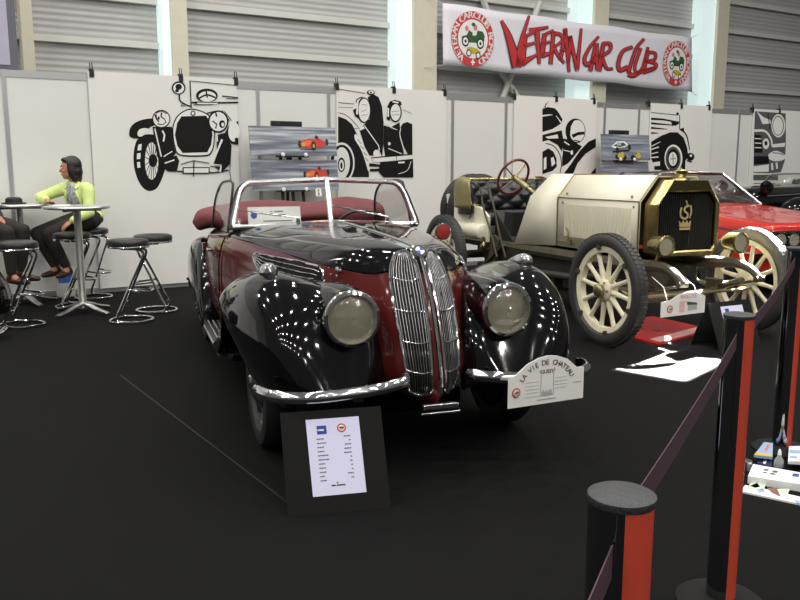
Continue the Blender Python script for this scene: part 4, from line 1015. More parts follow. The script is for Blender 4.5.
# ================================================================== CREAM EDWARDIAN CAR
GF = Frame((2.34, 6.72), 24)
vc = thing('veteran_car', 'cream open veteran car with brass radiator and wooden spoke wheels', 'car', (GF.o[0], GF.o[1], 0), GF.deg)
def spoke_wheel(par, x, y, s, r=.45):
    c = Vector((x, y, r)); d = (s, 0, 0)
    b = MB(); b.lathe([(.302, -.028), (.345, -.036), (.352, -.03), (.352, .03), (.345, .036), (.302, .028)], c, d, 48, ring=True)
    for i in range(12):
        a = R(i * 30 + 8); u = Vector((0, math.cos(a), math.sin(a))); b.tube([c + u * .06, c + u * .14, c + u * .22, c + u * .31], [.024, .022, .017, .020], 10)
    b.lathe([(.03, -.06), (.085, -.05), (.09, .03), (.075, .045), (.05, .05), (.045, .085), (.03, .09), (0, .092)], c, d, 28)
    wl = b.build('wheel', 'cream_wood', par)
    b = MB(); b.lathe([(.35, .034), (.362, .05), (.39, .058), (.425, .054), (.444, .038), (.45, .012), (.45, -.012), (.444, -.038), (.425, -.054), (.39, -.058), (.362, -.05), (.35, -.034)], c, d, 60, ring=True)
    for i in range(72):   # tread blocks
        a = R(i * 5); u = Vector((0, math.cos(a), math.sin(a))); t = Vector((0, -math.sin(a), math.cos(a)))
        for dx in (-.022, .022):
            q = Matrix((Vector((1, 0, 0)), t, u)).transposed(); b.box(c + u * .449 + Vector((dx, 0, 0)) + t * (.008 if dx > 0 else 0), (.034, .026, .008), q)
    b.build('tyre', 'rubber_grey', wl)
    for i in range(6):
        a = R(i * 60 + 20); u = Vector((0, math.cos(a), math.sin(a))); p = c + u * .345 + Vector((s * .03, 0, 0)); b = MB(); b.cyl(p - Vector((s * .02, 0, 0)), p + Vector((s * .022, 0, 0)), .022, n=10); b.build('rim_clamp', 'olive_iron', wl)
    b = MB(); b.lathe([(.05, .05), (.052, .088), (.04, .10), (.02, .104), (0, .105)], c, d, 24)
    for i in range(6):
        a = R(i * 60); u = Vector((0, math.cos(a), math.sin(a))); b.cyl(c + u * .07 + Vector((s * .04, 0, 0)), c + u * .07 + Vector((s * .056, 0, 0)), .008, n=8)
    b.build('hub_cap', 'brass_dull', wl)
    return wl
for s in (-1, 1):
    spoke_wheel(vc, s * .76, 0, s); spoke_wheel(vc, s * .75, 2.85, s)
b = MB(); b.tube([(-.70, 0, .45), (-.5, 0, .42), (-.3, -.02, .37), (.3, -.02, .37), (.5, 0, .42), (.70, 0, .45)], .03, 8); ax = b.build('front_axle', 'olive_iron', vc)
b = MB(); b.tube([(-.62, -.16, .40), (0, -.18, .40), (.62, -.16, .40)], .014, 8); b.tube([(-.62, -.16, .40), (-.62, 0, .43)], .016, 8); b.tube([(.62, -.16, .40), (.62, 0, .43)], .016, 8); b.build('track_rod', 'brass_dull', ax)
b = MB(); b.cyl((-.70, 2.85, .45), (.70, 2.85, .45), .045); b.ell((0, 2.85, .45), .16, .15, .16); b.build('rear_axle', 'olive_iron', vc)
for s in (-1, 1):
    b = MB()
    pr = spline([(s * .36, 3.35, .62), (s * .36, 2.6, .60), (s * .36, 1.4, .60), (s * .36, .3, .60), (s * .375, -.02, .625), (s * .385, -.22, .635), (s * .395, -.36, .60), (s * .40, -.45, .535)], 5)
    for i in range(len(pr) - 1): pass
    b.tube(pr, [.055 if p[1] > .1 else .055 - .022 * min(1, (.1 - p[1]) / .5) for p in pr], 8, flat=1.0); b.build('chassis_rail', 'olive_iron', vc)
    b = MB()
    for k in range(4):
        f = 1 - k * .18; b.tube(spline([(s * .40, .05 - .50 * f, .52 - .004 * k - (1 - f) * .08), (s * .40, .05 - .25 * f, .455 - k * .012), (s * .40, .05, .432 - k * .014), (s * .40, .05 + .25 * f, .455 - k * .012), (s * .40, .05 + .52 * f, .53 - .004 * k - (1 - f) * .08)], 5), .018, 6, flat=.5)
    b.cyl((s * .40 - .04, -.45, .528), (s * .40 + .04, -.45, .528), .026, n=12); b.box((s * .40, .02, .43), (.08, .12, .09)); b.build('leaf_spring', 'olive_iron', vc)
    b = MB()
    for k in range(3):
        f = 1 - k * .2; b.tube(spline([(s * .46, 2.85 - .5 * f, .56 - k * .01), (s * .46, 2.85, .47 - k * .014), (s * .46, 2.85 + .5 * f, .56 - k * .01)], 6), .018, 6, flat=.5)
    b.build('leaf_spring', 'olive_iron', vc)
b = MB(); b.box((0, 1.5, .50), (.66, 2.7, .16)); b.box((0, .8, .38), (.44, 1.1, .24)); b.box((0, 1.9, .36), (.5, .9, .30)); b.box((-.30, 2.2, .44), (.22, .7, .30)); b.tube([(-.25, .4, .5), (-.42, .9, .42), (-.44, 2.6, .36)], .035, 10); b.cyl((0, 1.8, .45), (0, 2.8, .45), .04); b.build('undertray', 'underside', vc)
b = MB(); b.box((-.45, 2.28, .50), (.04, .14, .40), Matrix.Rotation(R(18), 3, 'X')); b.tube([(-.42, 2.1, .62), (-.47, 2.3, .45), (-.47, 2.5, .33)], .045, 8, flat=.4); b.build('side_bracket', 'olive_iron', vc)

# brass radiator
def octo(hw, zb, zt, cx, cz, chb=.0):
    return [(-hw + chb, zb), (hw - chb, zb), (hw, zb + chb + .001), (hw, zt - cz), (hw - cx, zt), (-hw + cx, zt), (-hw, zt - cz), (-hw, zb + chb + .001)]
XR = .03
out_ = octo(.335, .69, 1.315, .15, .20, .03); inn = octo(.30, .735, 1.215, .075, .085, .03)
def ring_at(o, y, k=1.0): return [(XR + x, y, z) for x, z in o]
b = MB(); rows = [ring_at(out_, .12), ring_at(out_, .0), ring_at([(x * .97, .69 + (z - .69) * .985 + .004) for x, z in out_], -.03), ring_at([(x * 1.05, .99 + (z - .99) * 1.05) for x, z in inn], -.025), ring_at(inn, -.012), ring_at(inn, .02)]
b.sheet(rows, cv=True); rad = b.build('radiator_shell', 'brass', vc, angle=25)
b = MB(); b.prism(ring_at(inn, .02), (0, .02, 0)); b.build('radiator_core', 'black_void', rad, smooth=False)
b = MB()
for i in range(27):
    x = -.286 + i * .022; zt = 1.205 - max(0, abs(x) - .22) * 1.15; b.box((XR + x, .014, (.745 + zt) / 2), (.006, .012, zt - .75))
b.build('radiator_fins', 'black_matte', rad, smooth=False)
b = MB(); b.lathe([(.075, 0), (.07, .012), (.045, .02), (.04, .045), (.048, .05), (.05, .075), (.042, .085), (.012, .088), (.01, .10), (0, .102)], (XR - .04, .05, 1.312), (0, 0, 1), 24); b.build('radiator_cap', 'brass', rad)
b = MB(); ec = (XR - .02, 0, 1.03)
def em(pts, w): b.prism([(ec[0] + p[0], -.004, ec[2] + p[1]) for p in pts], (0, -.006, 0))
em(ribbon([(.035, .075), (-.005, .06), (-.012, .03), (.02, .01), (.022, -.02), (-.01, -.035), (-.035, -.02)], .016, .016, 4), 0)
em(ribbon([(-.045, .06), (-.055, .01), (-.04, -.03)], .016, .010, 4), 0); em(ribbon([(.05, .075), (.06, .02), (.045, -.03)], .016, .010, 4), 0); em(ribbon([(0, .115), (.012, .085), (.0, .06)], .012, .006, 3), 0)
em([(-.055, -.10), (.055, -.10), (.062, -.05), (.035, -.075), (.02, -.045), (0, -.072), (-.02, -.045), (-.035, -.075), (-.062, -.05)], 0); em([(-.055, -.125), (.055, -.125), (.055, -.106), (-.055, -.106)], 0)
b.build('radiator_emblem', 'gold_ink', rad, smooth=False)
# bonnet and scuttle: eight-sided section
BO = [(-.36, .68), (-.36, 1.135), (-.185, 1.345), (.235, 1.345), (.41, 1.135), (.41, .68)]
def sect(y, k=1.0, dz=0): return [(x, y, z + dz) for x, z in BO]
b = MB(); b.sheet([sect(.12), sect(1.27)]); bon = b.build('bonnet', 'cream', vc, angle=15, solid=.012)
b = MB(); A = sect(1.275); Bk = [(-.40, 1.96, .64), (-.385, 1.71, 1.13), (-.20, 1.62, 1.355), (.25, 1.62, 1.355), (.435, 1.71, 1.13), (.45, 1.96, .64)]
b.sheet([A, Bk]); scu = b.build('scuttle', 'cream', vc, angle=15, solid=.012)
b = MB(); b.prism([(x * .96, y - .05, z) for x, y, z in Bk], (0, .01, 0)); b.build('firewall', 'underside', scu, smooth=False)
b = MB()
for y in (.125, 1.27):
    b.tube([(x * 1.006, y, z + .003) for x, z in BO], .008, 6)
for x, z in (BO[1], BO[4]): b.tube([(x * 1.006, .12, z + .002), (x * 1.006, 1.27, z + .002)], .006, 6)
b.build('brass_beading', 'brass_dull', bon)
for s, x in ((-1, -.362), (1, .412)):
    b = MB()
    for i in range(44):
        y = .22 + i * .0215; b.box((x, y, .93), (.010, .008, .30))
    b.build('louvre_panel', 'cream', bon, smooth=False)
    b = MB()
    for y in (.19, 1.19): b.ell((x, y, 1.095), .012, .012, .012, 8)
    for y in (.24, 1.15): b.ell((x * .95, y, 1.175), .012, .012, .012, 8)
    b.build('bonnet_screws', 'brass_dull', bon); b = MB()
    b.tube([(x + s * .01, 1.05, .74), (x + s * .03, 1.05, .80), (x + s * .02, 1.09, .86)], .010, 6); b.box((x + s * .008, 1.06, .73), (.02, .06, .05)); b.box((x + s * .004, 1.12, .725), (.008, .26, .012)); b.build('bonnet_catch', 'brass_dull', bon)
# lamps
for x in (-.36, .43):
    b = MB(); c = Vector((x, -.20, .80)); b.lathe([(0, .16), (.05, .155), (.072, .12), (.078, .02), (.086, .01), (.088, -.015), (.076, -.02), (.07, -.005), (.068, .11), (0, .14)], c, (0, 1, 0), 28); b.tube([c + Vector((0, .07, -.07)), c + Vector((0, .1, -.14)), (x * .9, .0, .63)], .014, 8); lm = b.build('side_lamp', 'brass', vc)
    b = MB(); b.lathe([(.072, -.008), (.04, -.016), (0, -.02)], c, (0, 1, 0), 24); b.build('lamp_lens', 'lens', lm)
    b = MB(); b.lathe([(.07, .0), (.05, .05), (0, .07)], c, (0, 1, 0), 24); b.build('lamp_reflector', 'lamp_reflector', lm)

# body: floor, seat with tufted leather, brass-edged sides
b = MB(); b.box((.02, 2.4, .64), (.78, 1.2, .04)); b.build('floor_board', 'underside', vc)
b = MB()
g = [[(-.46, 2.35, .66), (-.47, 2.42, .92), (-.48, 2.62, 1.0), (-.48, 2.9, 1.03), (-.46, 3.05, 1.03)], [(-.46, 2.35, .60), (-.46, 3.1, .60), (-.46, 3.1, .60), (-.46, 3.1, .60), (-.46, 3.12, .60)]]
b.prism([(-.47, 2.38, .62), (-.47, 2.38, .90), (-.47, 2.55, .99), (-.47, 3.12, 1.02), (-.47, 3.22, .62)], (.03, 0, 0))
b.prism([(.45, 2.38, .62), (.45, 2.38, .90), (.45, 2.55, .99), (.45, 3.12, 1.02), (.45, 3.22, .62)], (.03, 0, 0))
b.box((0, 3.16, .82), (.92, .04, .40)); b.build('seat_box', 'cream', vc, bevel=.008)
b = MB(); b.cyl((-.49, 2.45, .73), (-.49, 3.0, .73), .085, n=20); b.ell((-.49, 2.45, .73), .085, .03, .085); b.ell((-.49, 3.0, .73), .085, .03, .085); b.build('side_tank', 'cream', vc)
b = MB(); b.tube([(-.50, 2.68, 1.0), (-.515, 2.69, .88), (-.51, 2.72, .86)], .008, 6); b.build('door_pull', 'black_plastic', vc)
def seat_sheet():
    P = spline([(-.45, 2.70, 0), (-.465, 2.80, 0), (-.45, 2.95, 0), (-.30, 3.06, 0), (0, 3.08, 0), (.30, 3.06, 0), (.45, 2.95, 0), (.465, 2.80, 0), (.45, 2.70, 0)], 14)
    g = []
    n = len(P)
    for i, p in enumerate(P):
        u = i / (n - 1); row = []
        h = .30 * min(1, math.sin(math.pi * min(1, max(0, (u + .04) / 1.08))) * 2.1)
        a = Vector(P[max(0, i - 1)]); c = Vector(P[min(n - 1, i + 1)]); t = (c - a).normalized(); nr = Vector((-t.y, t.x, 0))
        if nr.dot(Vector((0, 2.6, 0)) - Vector(p)) < 0: nr = -nr
        for j in range(25):
            v = j / 24; tuft = .042 * abs(math.sin(math.pi * (u * 8 + v * 2))) ** .6 * abs(math.sin(math.pi * (u * 8 - v * 2))) ** .6
            z = .93 + h * 1.15 * v; q = Vector((p[0], p[1], z)) + nr * (.055 * math.sin(math.pi * min(1, v * 1.05)) ** .5 + tuft) - nr * .05 * v
            row.append(tuple(q))
        row += [tuple(Vector((p[0], p[1], .93 + h * 1.15 + .012)) - nr * (.06)), tuple(Vector((p[0], p[1], .93 + h * 1.1)) - nr * .085), tuple(Vector((p[0], p[1], .90)) - nr * .075)]
        g.append(row)
    return g
b = MB(); g = seat_sheet(); b.sheet(g); b.prism(g[0], (0, -.002, 0)); b.prism(g[-1], (0, -.002, 0)); sb = b.build('seat_back', 'black_leather', vc, angle=60)
b = MB()
for r in (g[4], g[-5]): pass
b.tube([r[-3] for r in g], .012, 8)
for e in (g[0], g[-1]): b.tube([e[j] for j in range(0, 26)], .013, 8)
b.build('brass_edge', 'brass', sb)
for sg in (-1, 1):
    b = MB(); b.sheet(dense([[(sg * .535, 2.66, .97), (sg * .54, 2.66, 1.14), (sg * .535, 2.68, 1.25), (sg * .50, 2.72, 1.29)], [(sg * .57, 2.80, .97), (sg * .58, 2.80, 1.14), (sg * .565, 2.82, 1.27), (sg * .51, 2.84, 1.315)], [(sg * .56, 2.98, .97), (sg * .575, 2.98, 1.14), (sg * .56, 2.98, 1.27), (sg * .50, 2.98, 1.315)]], 4, 4))
    b.build('seat_side_plate', 'brass_plate', sb, solid=.008)
b = MB(); b.box((0, 2.72, .86), (.84, .60, .14)); b.build('seat_cushion', 'black_leather', vc, bevel=.05)
b = MB(); b.box((.02, 2.2, .80), (.70, .16, .30)); b.prism([(-.36, 2.42, .66), (-.36, 2.42, .96), (-.36, 2.12, .70), (-.36, 2.05, .66)], (.74, 0, 0)); b.build('kick_panel', 'black_matte', vc)
# steering
cw = Vector((-.38, 2.04, 1.32)); dirc = Vector((-.13, .88, .42)).normalized(); q = rot_to(dirc)
b = MB(); b.tube([cw + q @ Vector((.19 * math.cos(a), .19 * math.sin(a), 0)) for a in [2 * math.pi * i / 40 for i in range(40)]], .0135, 10, closed=True); sw = b.build('steering_wheel', 'red_wood', vc)
b = MB()
for a in (45, 135, 225, 315): b.tube([cw - dirc * .03, cw + q @ Vector((.185 * math.cos(R(a)), .185 * math.sin(R(a)), 0))], .008, 8)
b.lathe([(0, .02), (.03, .015), (.035, -.02), (.02, -.04)], cw - dirc * .02, dirc, 16); b.build('wheel_spokes', 'brass_dull', sw)
b = MB(); b.tube([cw - dirc * .05, cw - dirc * .26], .030, 12); b.tube([cw - dirc * .26, cw - dirc * .60], .022, 12); b.build('steering_column', 'brass_dull', vc)
for i, (x, y) in enumerate(((-.49, 2.16), (-.545, 2.24))):
    b = MB(); b.tube(spline([(x, y - .18, .50), (x - .01, y - .06, .75), (x - .01, y + .05 + .05 * i, 1.0), (x, y + .16, 1.15 + .02 * i)], 5), .011, 8); b.tube([(x, y + .14, 1.10 + .02 * i), (x, y + .18, 1.20)], .018, 8); b.build('brake_lever', 'olive_iron', vc)
b = MB(); b.ell((-.50, 2.42, .58), .035, .035, .05, 12); b.cyl((-.5, 2.42, .62), (-.5, 2.42, .68), .015, n=10); b.build('oil_lamp', 'brass', vc)
# fuel tank and spare tyres behind the seat
b = MB(); b.cyl((-.42, 3.40, .92), (.42, 3.40, .92), .19, n=28); b.build('fuel_tank', 'cream', vc)
for y in (3.32, 3.50):
    b = MB(); c = Vector((-.05, y, .92)); b.tube([c + Vector((.36 * math.cos(a), 0, .36 * math.sin(a))) for a in [2 * math.pi * i / 40 for i in range(40)]], .065, 12, closed=True); tr_ = b.build('spare_tyre', 'rubber', vc)
b = MB(); b.tube([(-.42, 3.24, .98), (-.43, 3.4, .995), (-.42, 3.58, .98)], .02, 8, flat=.4); b.build('tyre_strap', 'red_wood', vc)

# rally plate under the front axle
pa = GF.on_y(662, 313, -.52); pb = GF.on_y(703, 313, -.52); pt = GF.on_y(690, 286, -.52)
pw = pb[0] - pa[0]; t = thing('rally_plate', 'white arched rally plate with red print hanging below the cream car', 'plate', GF.w((pa[0] + pb[0]) / 2, -.52, .30), GF.deg - 4)
k = pw / 2
b = MB(); b.prism([(-k, 0, 0), (k, 0, .018), (k, 0, .145), (k * .8, 0, .165), (k * .55, 0, .185), (k * .2, 0, .187), (-.25 * k, 0, .165), (-.6 * k, 0, .128), (-k, 0, .118)], (0, .004, 0)); b.build('board', 'white_board', t, smooth=False)
emblem(t, -.6 * k, .06, .028, .03, -.0005, ring_txt=False)
b = MB(); put_text(b, 'RALLYE', .045, (.22 * k, -.0012, .150), (1, 0, .02), bold=.0015)
b.prism([(-.17 * k, -.001, .03), (.05 * k, -.001, .032), (.08 * k, -.001, .12), (-.17 * k, -.001, .115)], (0, -.0006, 0)); b.build('red_print', 'pink_ink', t, smooth=False)
b = MB(); b.prism([(.22 * k, -.001, .04), (.64 * k, -.001, .045), (.62 * k, -.001, .095), (.2 * k, -.001, .10)], (0, -.0006, 0)); b.build('picture_ground', 'ink_light', t, smooth=False)
b = MB(); b.prism([(.18 * k, -.002, .085), (.64 * k, -.002, .083), (.62 * k, -.002, .098), (.14 * k, -.002, .112)], (0, -.0006, 0)); b.build('picture_green', 'green_ink', t, smooth=False)
b = MB()
for x in (-.7 * k, .7 * k): b.tube([(x, .003, .115), (x, .06, .22), (x, .2, .28)], .003, 6)
b.build('hanger_wire', 'steel', t)

# ================================================================== RED COUPE
RF = Frame((4.485, 9.84), 20)
rc = thing('coupe_car', 'red coupe with black vinyl roof and dark grille, behind the cream car', 'car', (RF.o[0], RF.o[1], 0), RF.deg)
NETR = [  # half sections: centre top, mid, crease, side upper, side mid, sill ; from nose to tail
 [(0, -.86, .74), (.35, -.86, .74), (.72, -.83, .735), (.78, -.80, .70), (.79, -.79, .62), (.77, -.78, .56)],
 [(0, -.82, .80), (.35, -.81, .80), (.72, -.78, .795), (.80, -.74, .74), (.82, -.72, .62), (.80, -.7, .50)],
 [(0, -.5, .84), (.35, -.5, .83), (.72, -.5, .825), (.81, -.5, .775), (.83, -.5, .62), (.80, -.5, .35)],
 [(0, .2, .90), (.38, .2, .885), (.71, .2, .87), (.81, .2, .82), (.84, .2, .65), (.80, .2, .25)],
 [(0, .78, .96), (.38, .80, .95), (.69, .88, .925), (.80, .88, .86), (.84, .88, .65), (.80, .88, .22)],
 [(0, 1.5, .96), (.38, 1.5, .95), (.68, 1.5, .94), (.79, 1.5, .87), (.84, 1.5, .65), (.80, 1.5, .22)],
 [(0, 2.4, .96), (.38, 2.4, .95), (.68, 2.4, .94), (.78, 2.4, .87), (.83, 2.4, .65), (.79, 2.4, .25)],
 [(0, 3.1, .90), (.38, 3.1, .89), (.66, 3.1, .88), (.75, 3.1, .82), (.79, 3.1, .65), (.76, 3.1, .40)],
 [(0, 3.3, .72), (.35, 3.3, .72), (.64, 3.3, .72), (.72, 3.3, .68), (.74, 3.3, .58), (.72, 3.3, .48)]]
g = dense(NETR, 6, 5)
b = MB(); b.sheet(g); b.sheet(mir(g)); bd = b.build('body', 'red_paint', rc, merge=True, angle=40)
b = MB(); b.prism([(-.76, -.77, .46), (.76, -.77, .46), (.77, -.77, .72), (-.77, -.77, .72)], (0, .03, 0)); gr = b.build('grille', 'grille_black', rc, smooth=False)
b = MB()
for z in (.56, .595, .63, .665, .70): b.box((0, -.79, z), (1.5, .02, .009))
b.build('grille_bars', 'chrome_soft', gr, smooth=False)
b = MB(); b.tube([(-.79, -.74, .715), (-.76, -.82, .728), (0, -.875, .733), (.76, -.82, .728), (.79, -.74, .715)], .012, 8); b.build('grille_trim', 'chrome', gr)
for x in (-.64, -.45, .45, .64):
    b = MB(); c = Vector((x, -.80, .635)); b.lathe([(.075, .02), (.082, 0), (.078, -.015), (.07, -.012)], c, (0, 1, 0), 28, ring=True); hl = b.build('headlamp', 'chrome', rc)
    b = MB(); b.lathe([(.07, -.006), (.04, -.02), (0, -.024)], c, (0, 1, 0), 24); b.build('lamp_lens', 'lens', hl)
    b = MB(); b.lathe([(.07, .0), (.05, .03), (0, .04)], c, (0, 1, 0), 24); b.build('lamp_reflector', 'lamp_reflector', hl)
b = MB(); b.tube(spline([(-.84, -.55, .48), (-.82, -.80, .48), (-.5, -.90, .48), (0, -.92, .48), (.5, -.90, .48), (.82, -.80, .48), (.84, -.55, .48)], 5), .05, 10, flat=.45); b.build('front_bumper', 'chrome', rc)
b = MB(); b.box((0, -.70, .36), (1.5, .2, .22)); b.build('front_valance', 'red_paint', rc, bevel=.04)
# cabin: roof, screens, pillars
RB = [(-.66, .90, .93), (.66, .90, .93), (.66, 2.75, .94), (-.66, 2.75, .94)]
RT = [(-.53, 1.48, 1.335), (.53, 1.48, 1.335), (.54, 2.25, 1.325), (-.54, 2.25, 1.325)]
b = MB(); g = [[(x * (1 - .10 * abs(u - .3)), 1.46 + .85 * u, 1.335 + .035 * math.sin(math.pi * min(1, u + .15)) * 1.0 + .028 * math.cos(x * 2.4) - .02) for x in [-.56 + 1.12 * i / 12 for i in range(13)]] for u in [j / 10 for j in range(11)]]
b.sheet(g); b.build('vinyl_roof', 'vinyl_roof', rc, solid=.03)
b = MB()
b.tube(spline([(-.66, .86, .935), (-.53, 1.47, 1.335), (-.3, 1.455, 1.35), (.3, 1.455, 1.35), (.53, 1.47, 1.335), (.66, .86, .935)], 1), .013, 8); b.build('windscreen_trim', 'frame_metal', rc)
b = MB()
for s in (-1, 1):
    b.tube([(s * .685, .95, .93), (s * .565, 1.50, 1.325)], .024, 8); b.tube([(s * .565, 2.22, 1.315), (s * .69, 2.85, .93)], .05, 8)
b.build('pillar', 'vinyl_roof', rc)
b = MB()
for s in (-1, 1): b.tube([(s * .57, 1.47, 1.325), (s * .58, 2.25, 1.315)], .014, 8)
b.build('drip_rail', 'chrome_soft', rc)
b = MB(); b.sheet([[RB[0], RB[1]], [RT[0], RT[1]]]); b.build('windscreen_glass', 'glass_dim', rc, solid=.005)
b = MB(); b.sheet([[RB[3], RB[2]], [RT[3], RT[2]]]); b.build('rear_glass', 'glass_dim', rc, solid=.005)
for s in (-1, 1):
    b = MB(); b.sheet([[(s * .67, .98, .94), (s * .67, 2.7, .94)], [(s * .56, 1.52, 1.32), (s * .56, 2.22, 1.31)]]); b.build('side_glass', 'glass_dim', rc, solid=.005)
b = MB(); b.box((0, 1.9, .975), (1.30, 1.75, .02)); b.build('cabin_trim', 'black_leather', rc)
b = MB(); b.box((0, 1.12, .97), (1.2, .25, .08)); b.build('dashboard', 'black_plastic', rc, bevel=.03)
for x in (-.33, .33):
    b = MB(); b.box((x, 1.95, .80), (.46, .12, .55), Matrix.Rotation(R(-14), 3, 'X')); b.build('seat', 'black_leather', rc, bevel=.05)
b = MB()
for s in (-1, 1): b.tube([(s * .832, -.5, .70), (s * .845, .2, .735), (s * .845, 1.5, .755), (s * .83, 2.6, .75)], .006, 6)
b.build('side_crease', 'black_plastic', rc)
for s in (-1, 1):
    for y in (0, 2.5):
        b = MB(); c = Vector((s * .74, y, .30)); b.lathe([(.17, -.09), (.27, -.09), (.30, -.06), (.305, 0), (.30, .06), (.27, .09), (.19, .09)], c, (s, 0, 0), 36); wl = b.build('wheel', 'rubber', rc)
        b = MB(); b.lathe([(.19, .085), (.17, .07), (.12, .085), (.05, .09), (0, .095)], c, (s, 0, 0), 28); b.build('hub_cap', 'chrome_soft', wl)
b = MB(); b.tube([(-.60, .70, .97), (-.2, .82, 1.0)], .006, 6); b.tube([(.05, .66, .98), (.45, .82, 1.0)], .006, 6); b.build('wiper', 'chrome_soft', rc)

# ================================================================== BLACK ROADSTER, far right
ko = gnd(760, 232, .55)
KF = Frame((5.42, 12.40), 30.6 - 90 + 8)
kc = thing('roadster_car', 'black open roadster cut off by the right edge, beyond the red coupe', 'car', (KF.o[0], KF.o[1], 0), KF.deg)
kc.scale = (1.07, 1.07, 1.07)
NK = [
 [(0, -.66, .82), (.12, -.66, .82), (.2, -.65, .76), (.22, -.64, .66), (.2, -.62, .55)],
 [(0, -.60, .98), (.16, -.59, .97), (.26, -.57, .88), (.29, -.56, .70), (.26, -.55, .45)],
 [(0, -.3, 1.06), (.2, -.3, 1.04), (.33, -.3, .94), (.37, -.3, .72), (.33, -.3, .42)],
 [(0, .5, 1.08), (.24, .5, 1.06), (.44, .5, .96), (.50, .5, .72), (.46, .5, .40)],
 [(0, 1.2, 1.08), (.30, 1.2, 1.06), (.56, 1.2, .98), (.62, 1.2, .72), (.58, 1.2, .35)],
 [(.40, 1.3, 1.04), (.52, 1.3, 1.03), (.60, 1.3, .96), (.64, 1.3, .72), (.6, 1.3, .35)],
 [(.42, 2.2, .98), (.54, 2.2, .97), (.62, 2.2, .90), (.65, 2.2, .68), (.6, 2.2, .35)],
 [(.0, 2.9, .95), (.3, 2.9, .93), (.5, 2.9, .84), (.54, 2.9, .62), (.5, 2.9, .35)],
 [(0, 3.4, .62), (.2, 3.4, .6), (.3, 3.4, .55), (.32, 3.4, .48), (.3, 3.4, .40)]]
g = dense(NK, 6, 5)
b = MB(); b.sheet(g); b.sheet(mir(g)); b.build('body', 'black_paint', kc, merge=True, angle=60)
for s in (-1, 1):
    FK = [[(s * x, y, z) for x, y, z in r] for r in (
      [(.66, -.50, .50), (.66, -.52, .56), (.56, -.53, .60), (.46, -.52, .56), (.42, -.5, .46)],
      [(.76, -.30, .50), (.75, -.32, .74), (.60, -.34, .84), (.44, -.32, .76), (.38, -.3, .5)],
      [(.78, .0, .62), (.77, .0, .84), (.62, .0, .93), (.47, .0, .84), (.42, 0, .5)],
      [(.77, .4, .56), (.76, .4, .72), (.64, .4, .80), (.54, .4, .72), (.48, .4, .5)],
      [(.75, .9, .30), (.74, .9, .38), (.68, .9, .42), (.62, .9, .38), (.6, .9, .3)])]
    b = MB(); b.sheet(dense(FK, 5, 5)); b.build('front_wing', 'black_paint', kc, solid=.01, angle=60)
    FR_ = [[(s * x, y, z) for x, y, z in r] for r in (
      [(.76, 1.9, .30), (.75, 1.9, .40), (.68, 1.9, .42), (.60, 1.9, .38)], [(.80, 2.2, .55), (.78, 2.2, .72), (.68, 2.2, .76), (.58, 2.2, .66)], [(.80, 2.5, .56), (.78, 2.5, .76), (.68, 2.5, .82), (.56, 2.5, .7)], [(.78, 2.9, .42), (.76, 2.9, .58), (.66, 2.9, .64), (.5, 2.9, .55)], [(.66, 3.2, .36), (.64, 3.2, .40), (.58, 3.2, .42), (.5, 3.2, .38)])]
    b = MB(); b.sheet(dense(FR_, 5, 5)); b.build('rear_wing', 'black_paint', kc, solid=.01, angle=60)
    for y in (0, 2.5):
        b = MB(); c = Vector((s * .64, y, .33)); b.lathe([(.2, -.05), (.24, -.07), (.30, -.06), (.33, -.02), (.33, .02), (.30, .06), (.24, .07), (.2, .05), (.05, .06), (0, .065)], c, (s, 0, 0), 32); b.build('wheel', 'rubber', kc)
    b = MB(); c = Vector((s * .33, -.42, 1.06)); b.lathe([(0, .14), (.05, .12), (.085, .05), (.09, 0), (.08, -.01), (0, -.02)], c, (0, 1, 0), 24); b.cyl(c + Vector((0, .05, -.09)), c + Vector((-s * .05, .05, -.2)), .012, n=8); b.build('headlamp', 'black_paint', kc)
b = MB(); b.tube(spline([(-.55, 1.20, 1.05), (-.50, 1.28, 1.20), (-.3, 1.30, 1.23), (.3, 1.30, 1.23), (.50, 1.28, 1.20), (.55, 1.20, 1.05)], 3), .012, 8); wk = b.build('windscreen_frame', 'chrome', kc)
b = MB(); b.sheet([[(-.54, 1.20, 1.06), (.54, 1.20, 1.06)], [(-.49, 1.29, 1.22), (.49, 1.29, 1.22)]]); b.build('windscreen_glass', 'glass_dim', wk, solid=.004)
b = MB()
for x in (-.3, .3): b.box((x, 2.1, .9), (.5, .14, .5), Matrix.Rotation(R(-12), 3, 'X'))
b.build('seat', 'black_leather', kc, bevel=.05)
b = MB(); b.tube([(-.60, 1.22, .98), (-.61, .5, .97 - .02), (-.40, -.4, .95)], .008, 6); b.tube([(.60, 1.22, .98), (.47, .5, .965), (.34, -.4, .94)], .008, 6); b.build('bonnet_trim', 'chrome', kc)
b = MB(); b.tube([(-.6, -.80, .45), (0, -.84, .45), (.6, -.80, .45)], .03, 8); b.build('front_bumper', 'chrome', kc)
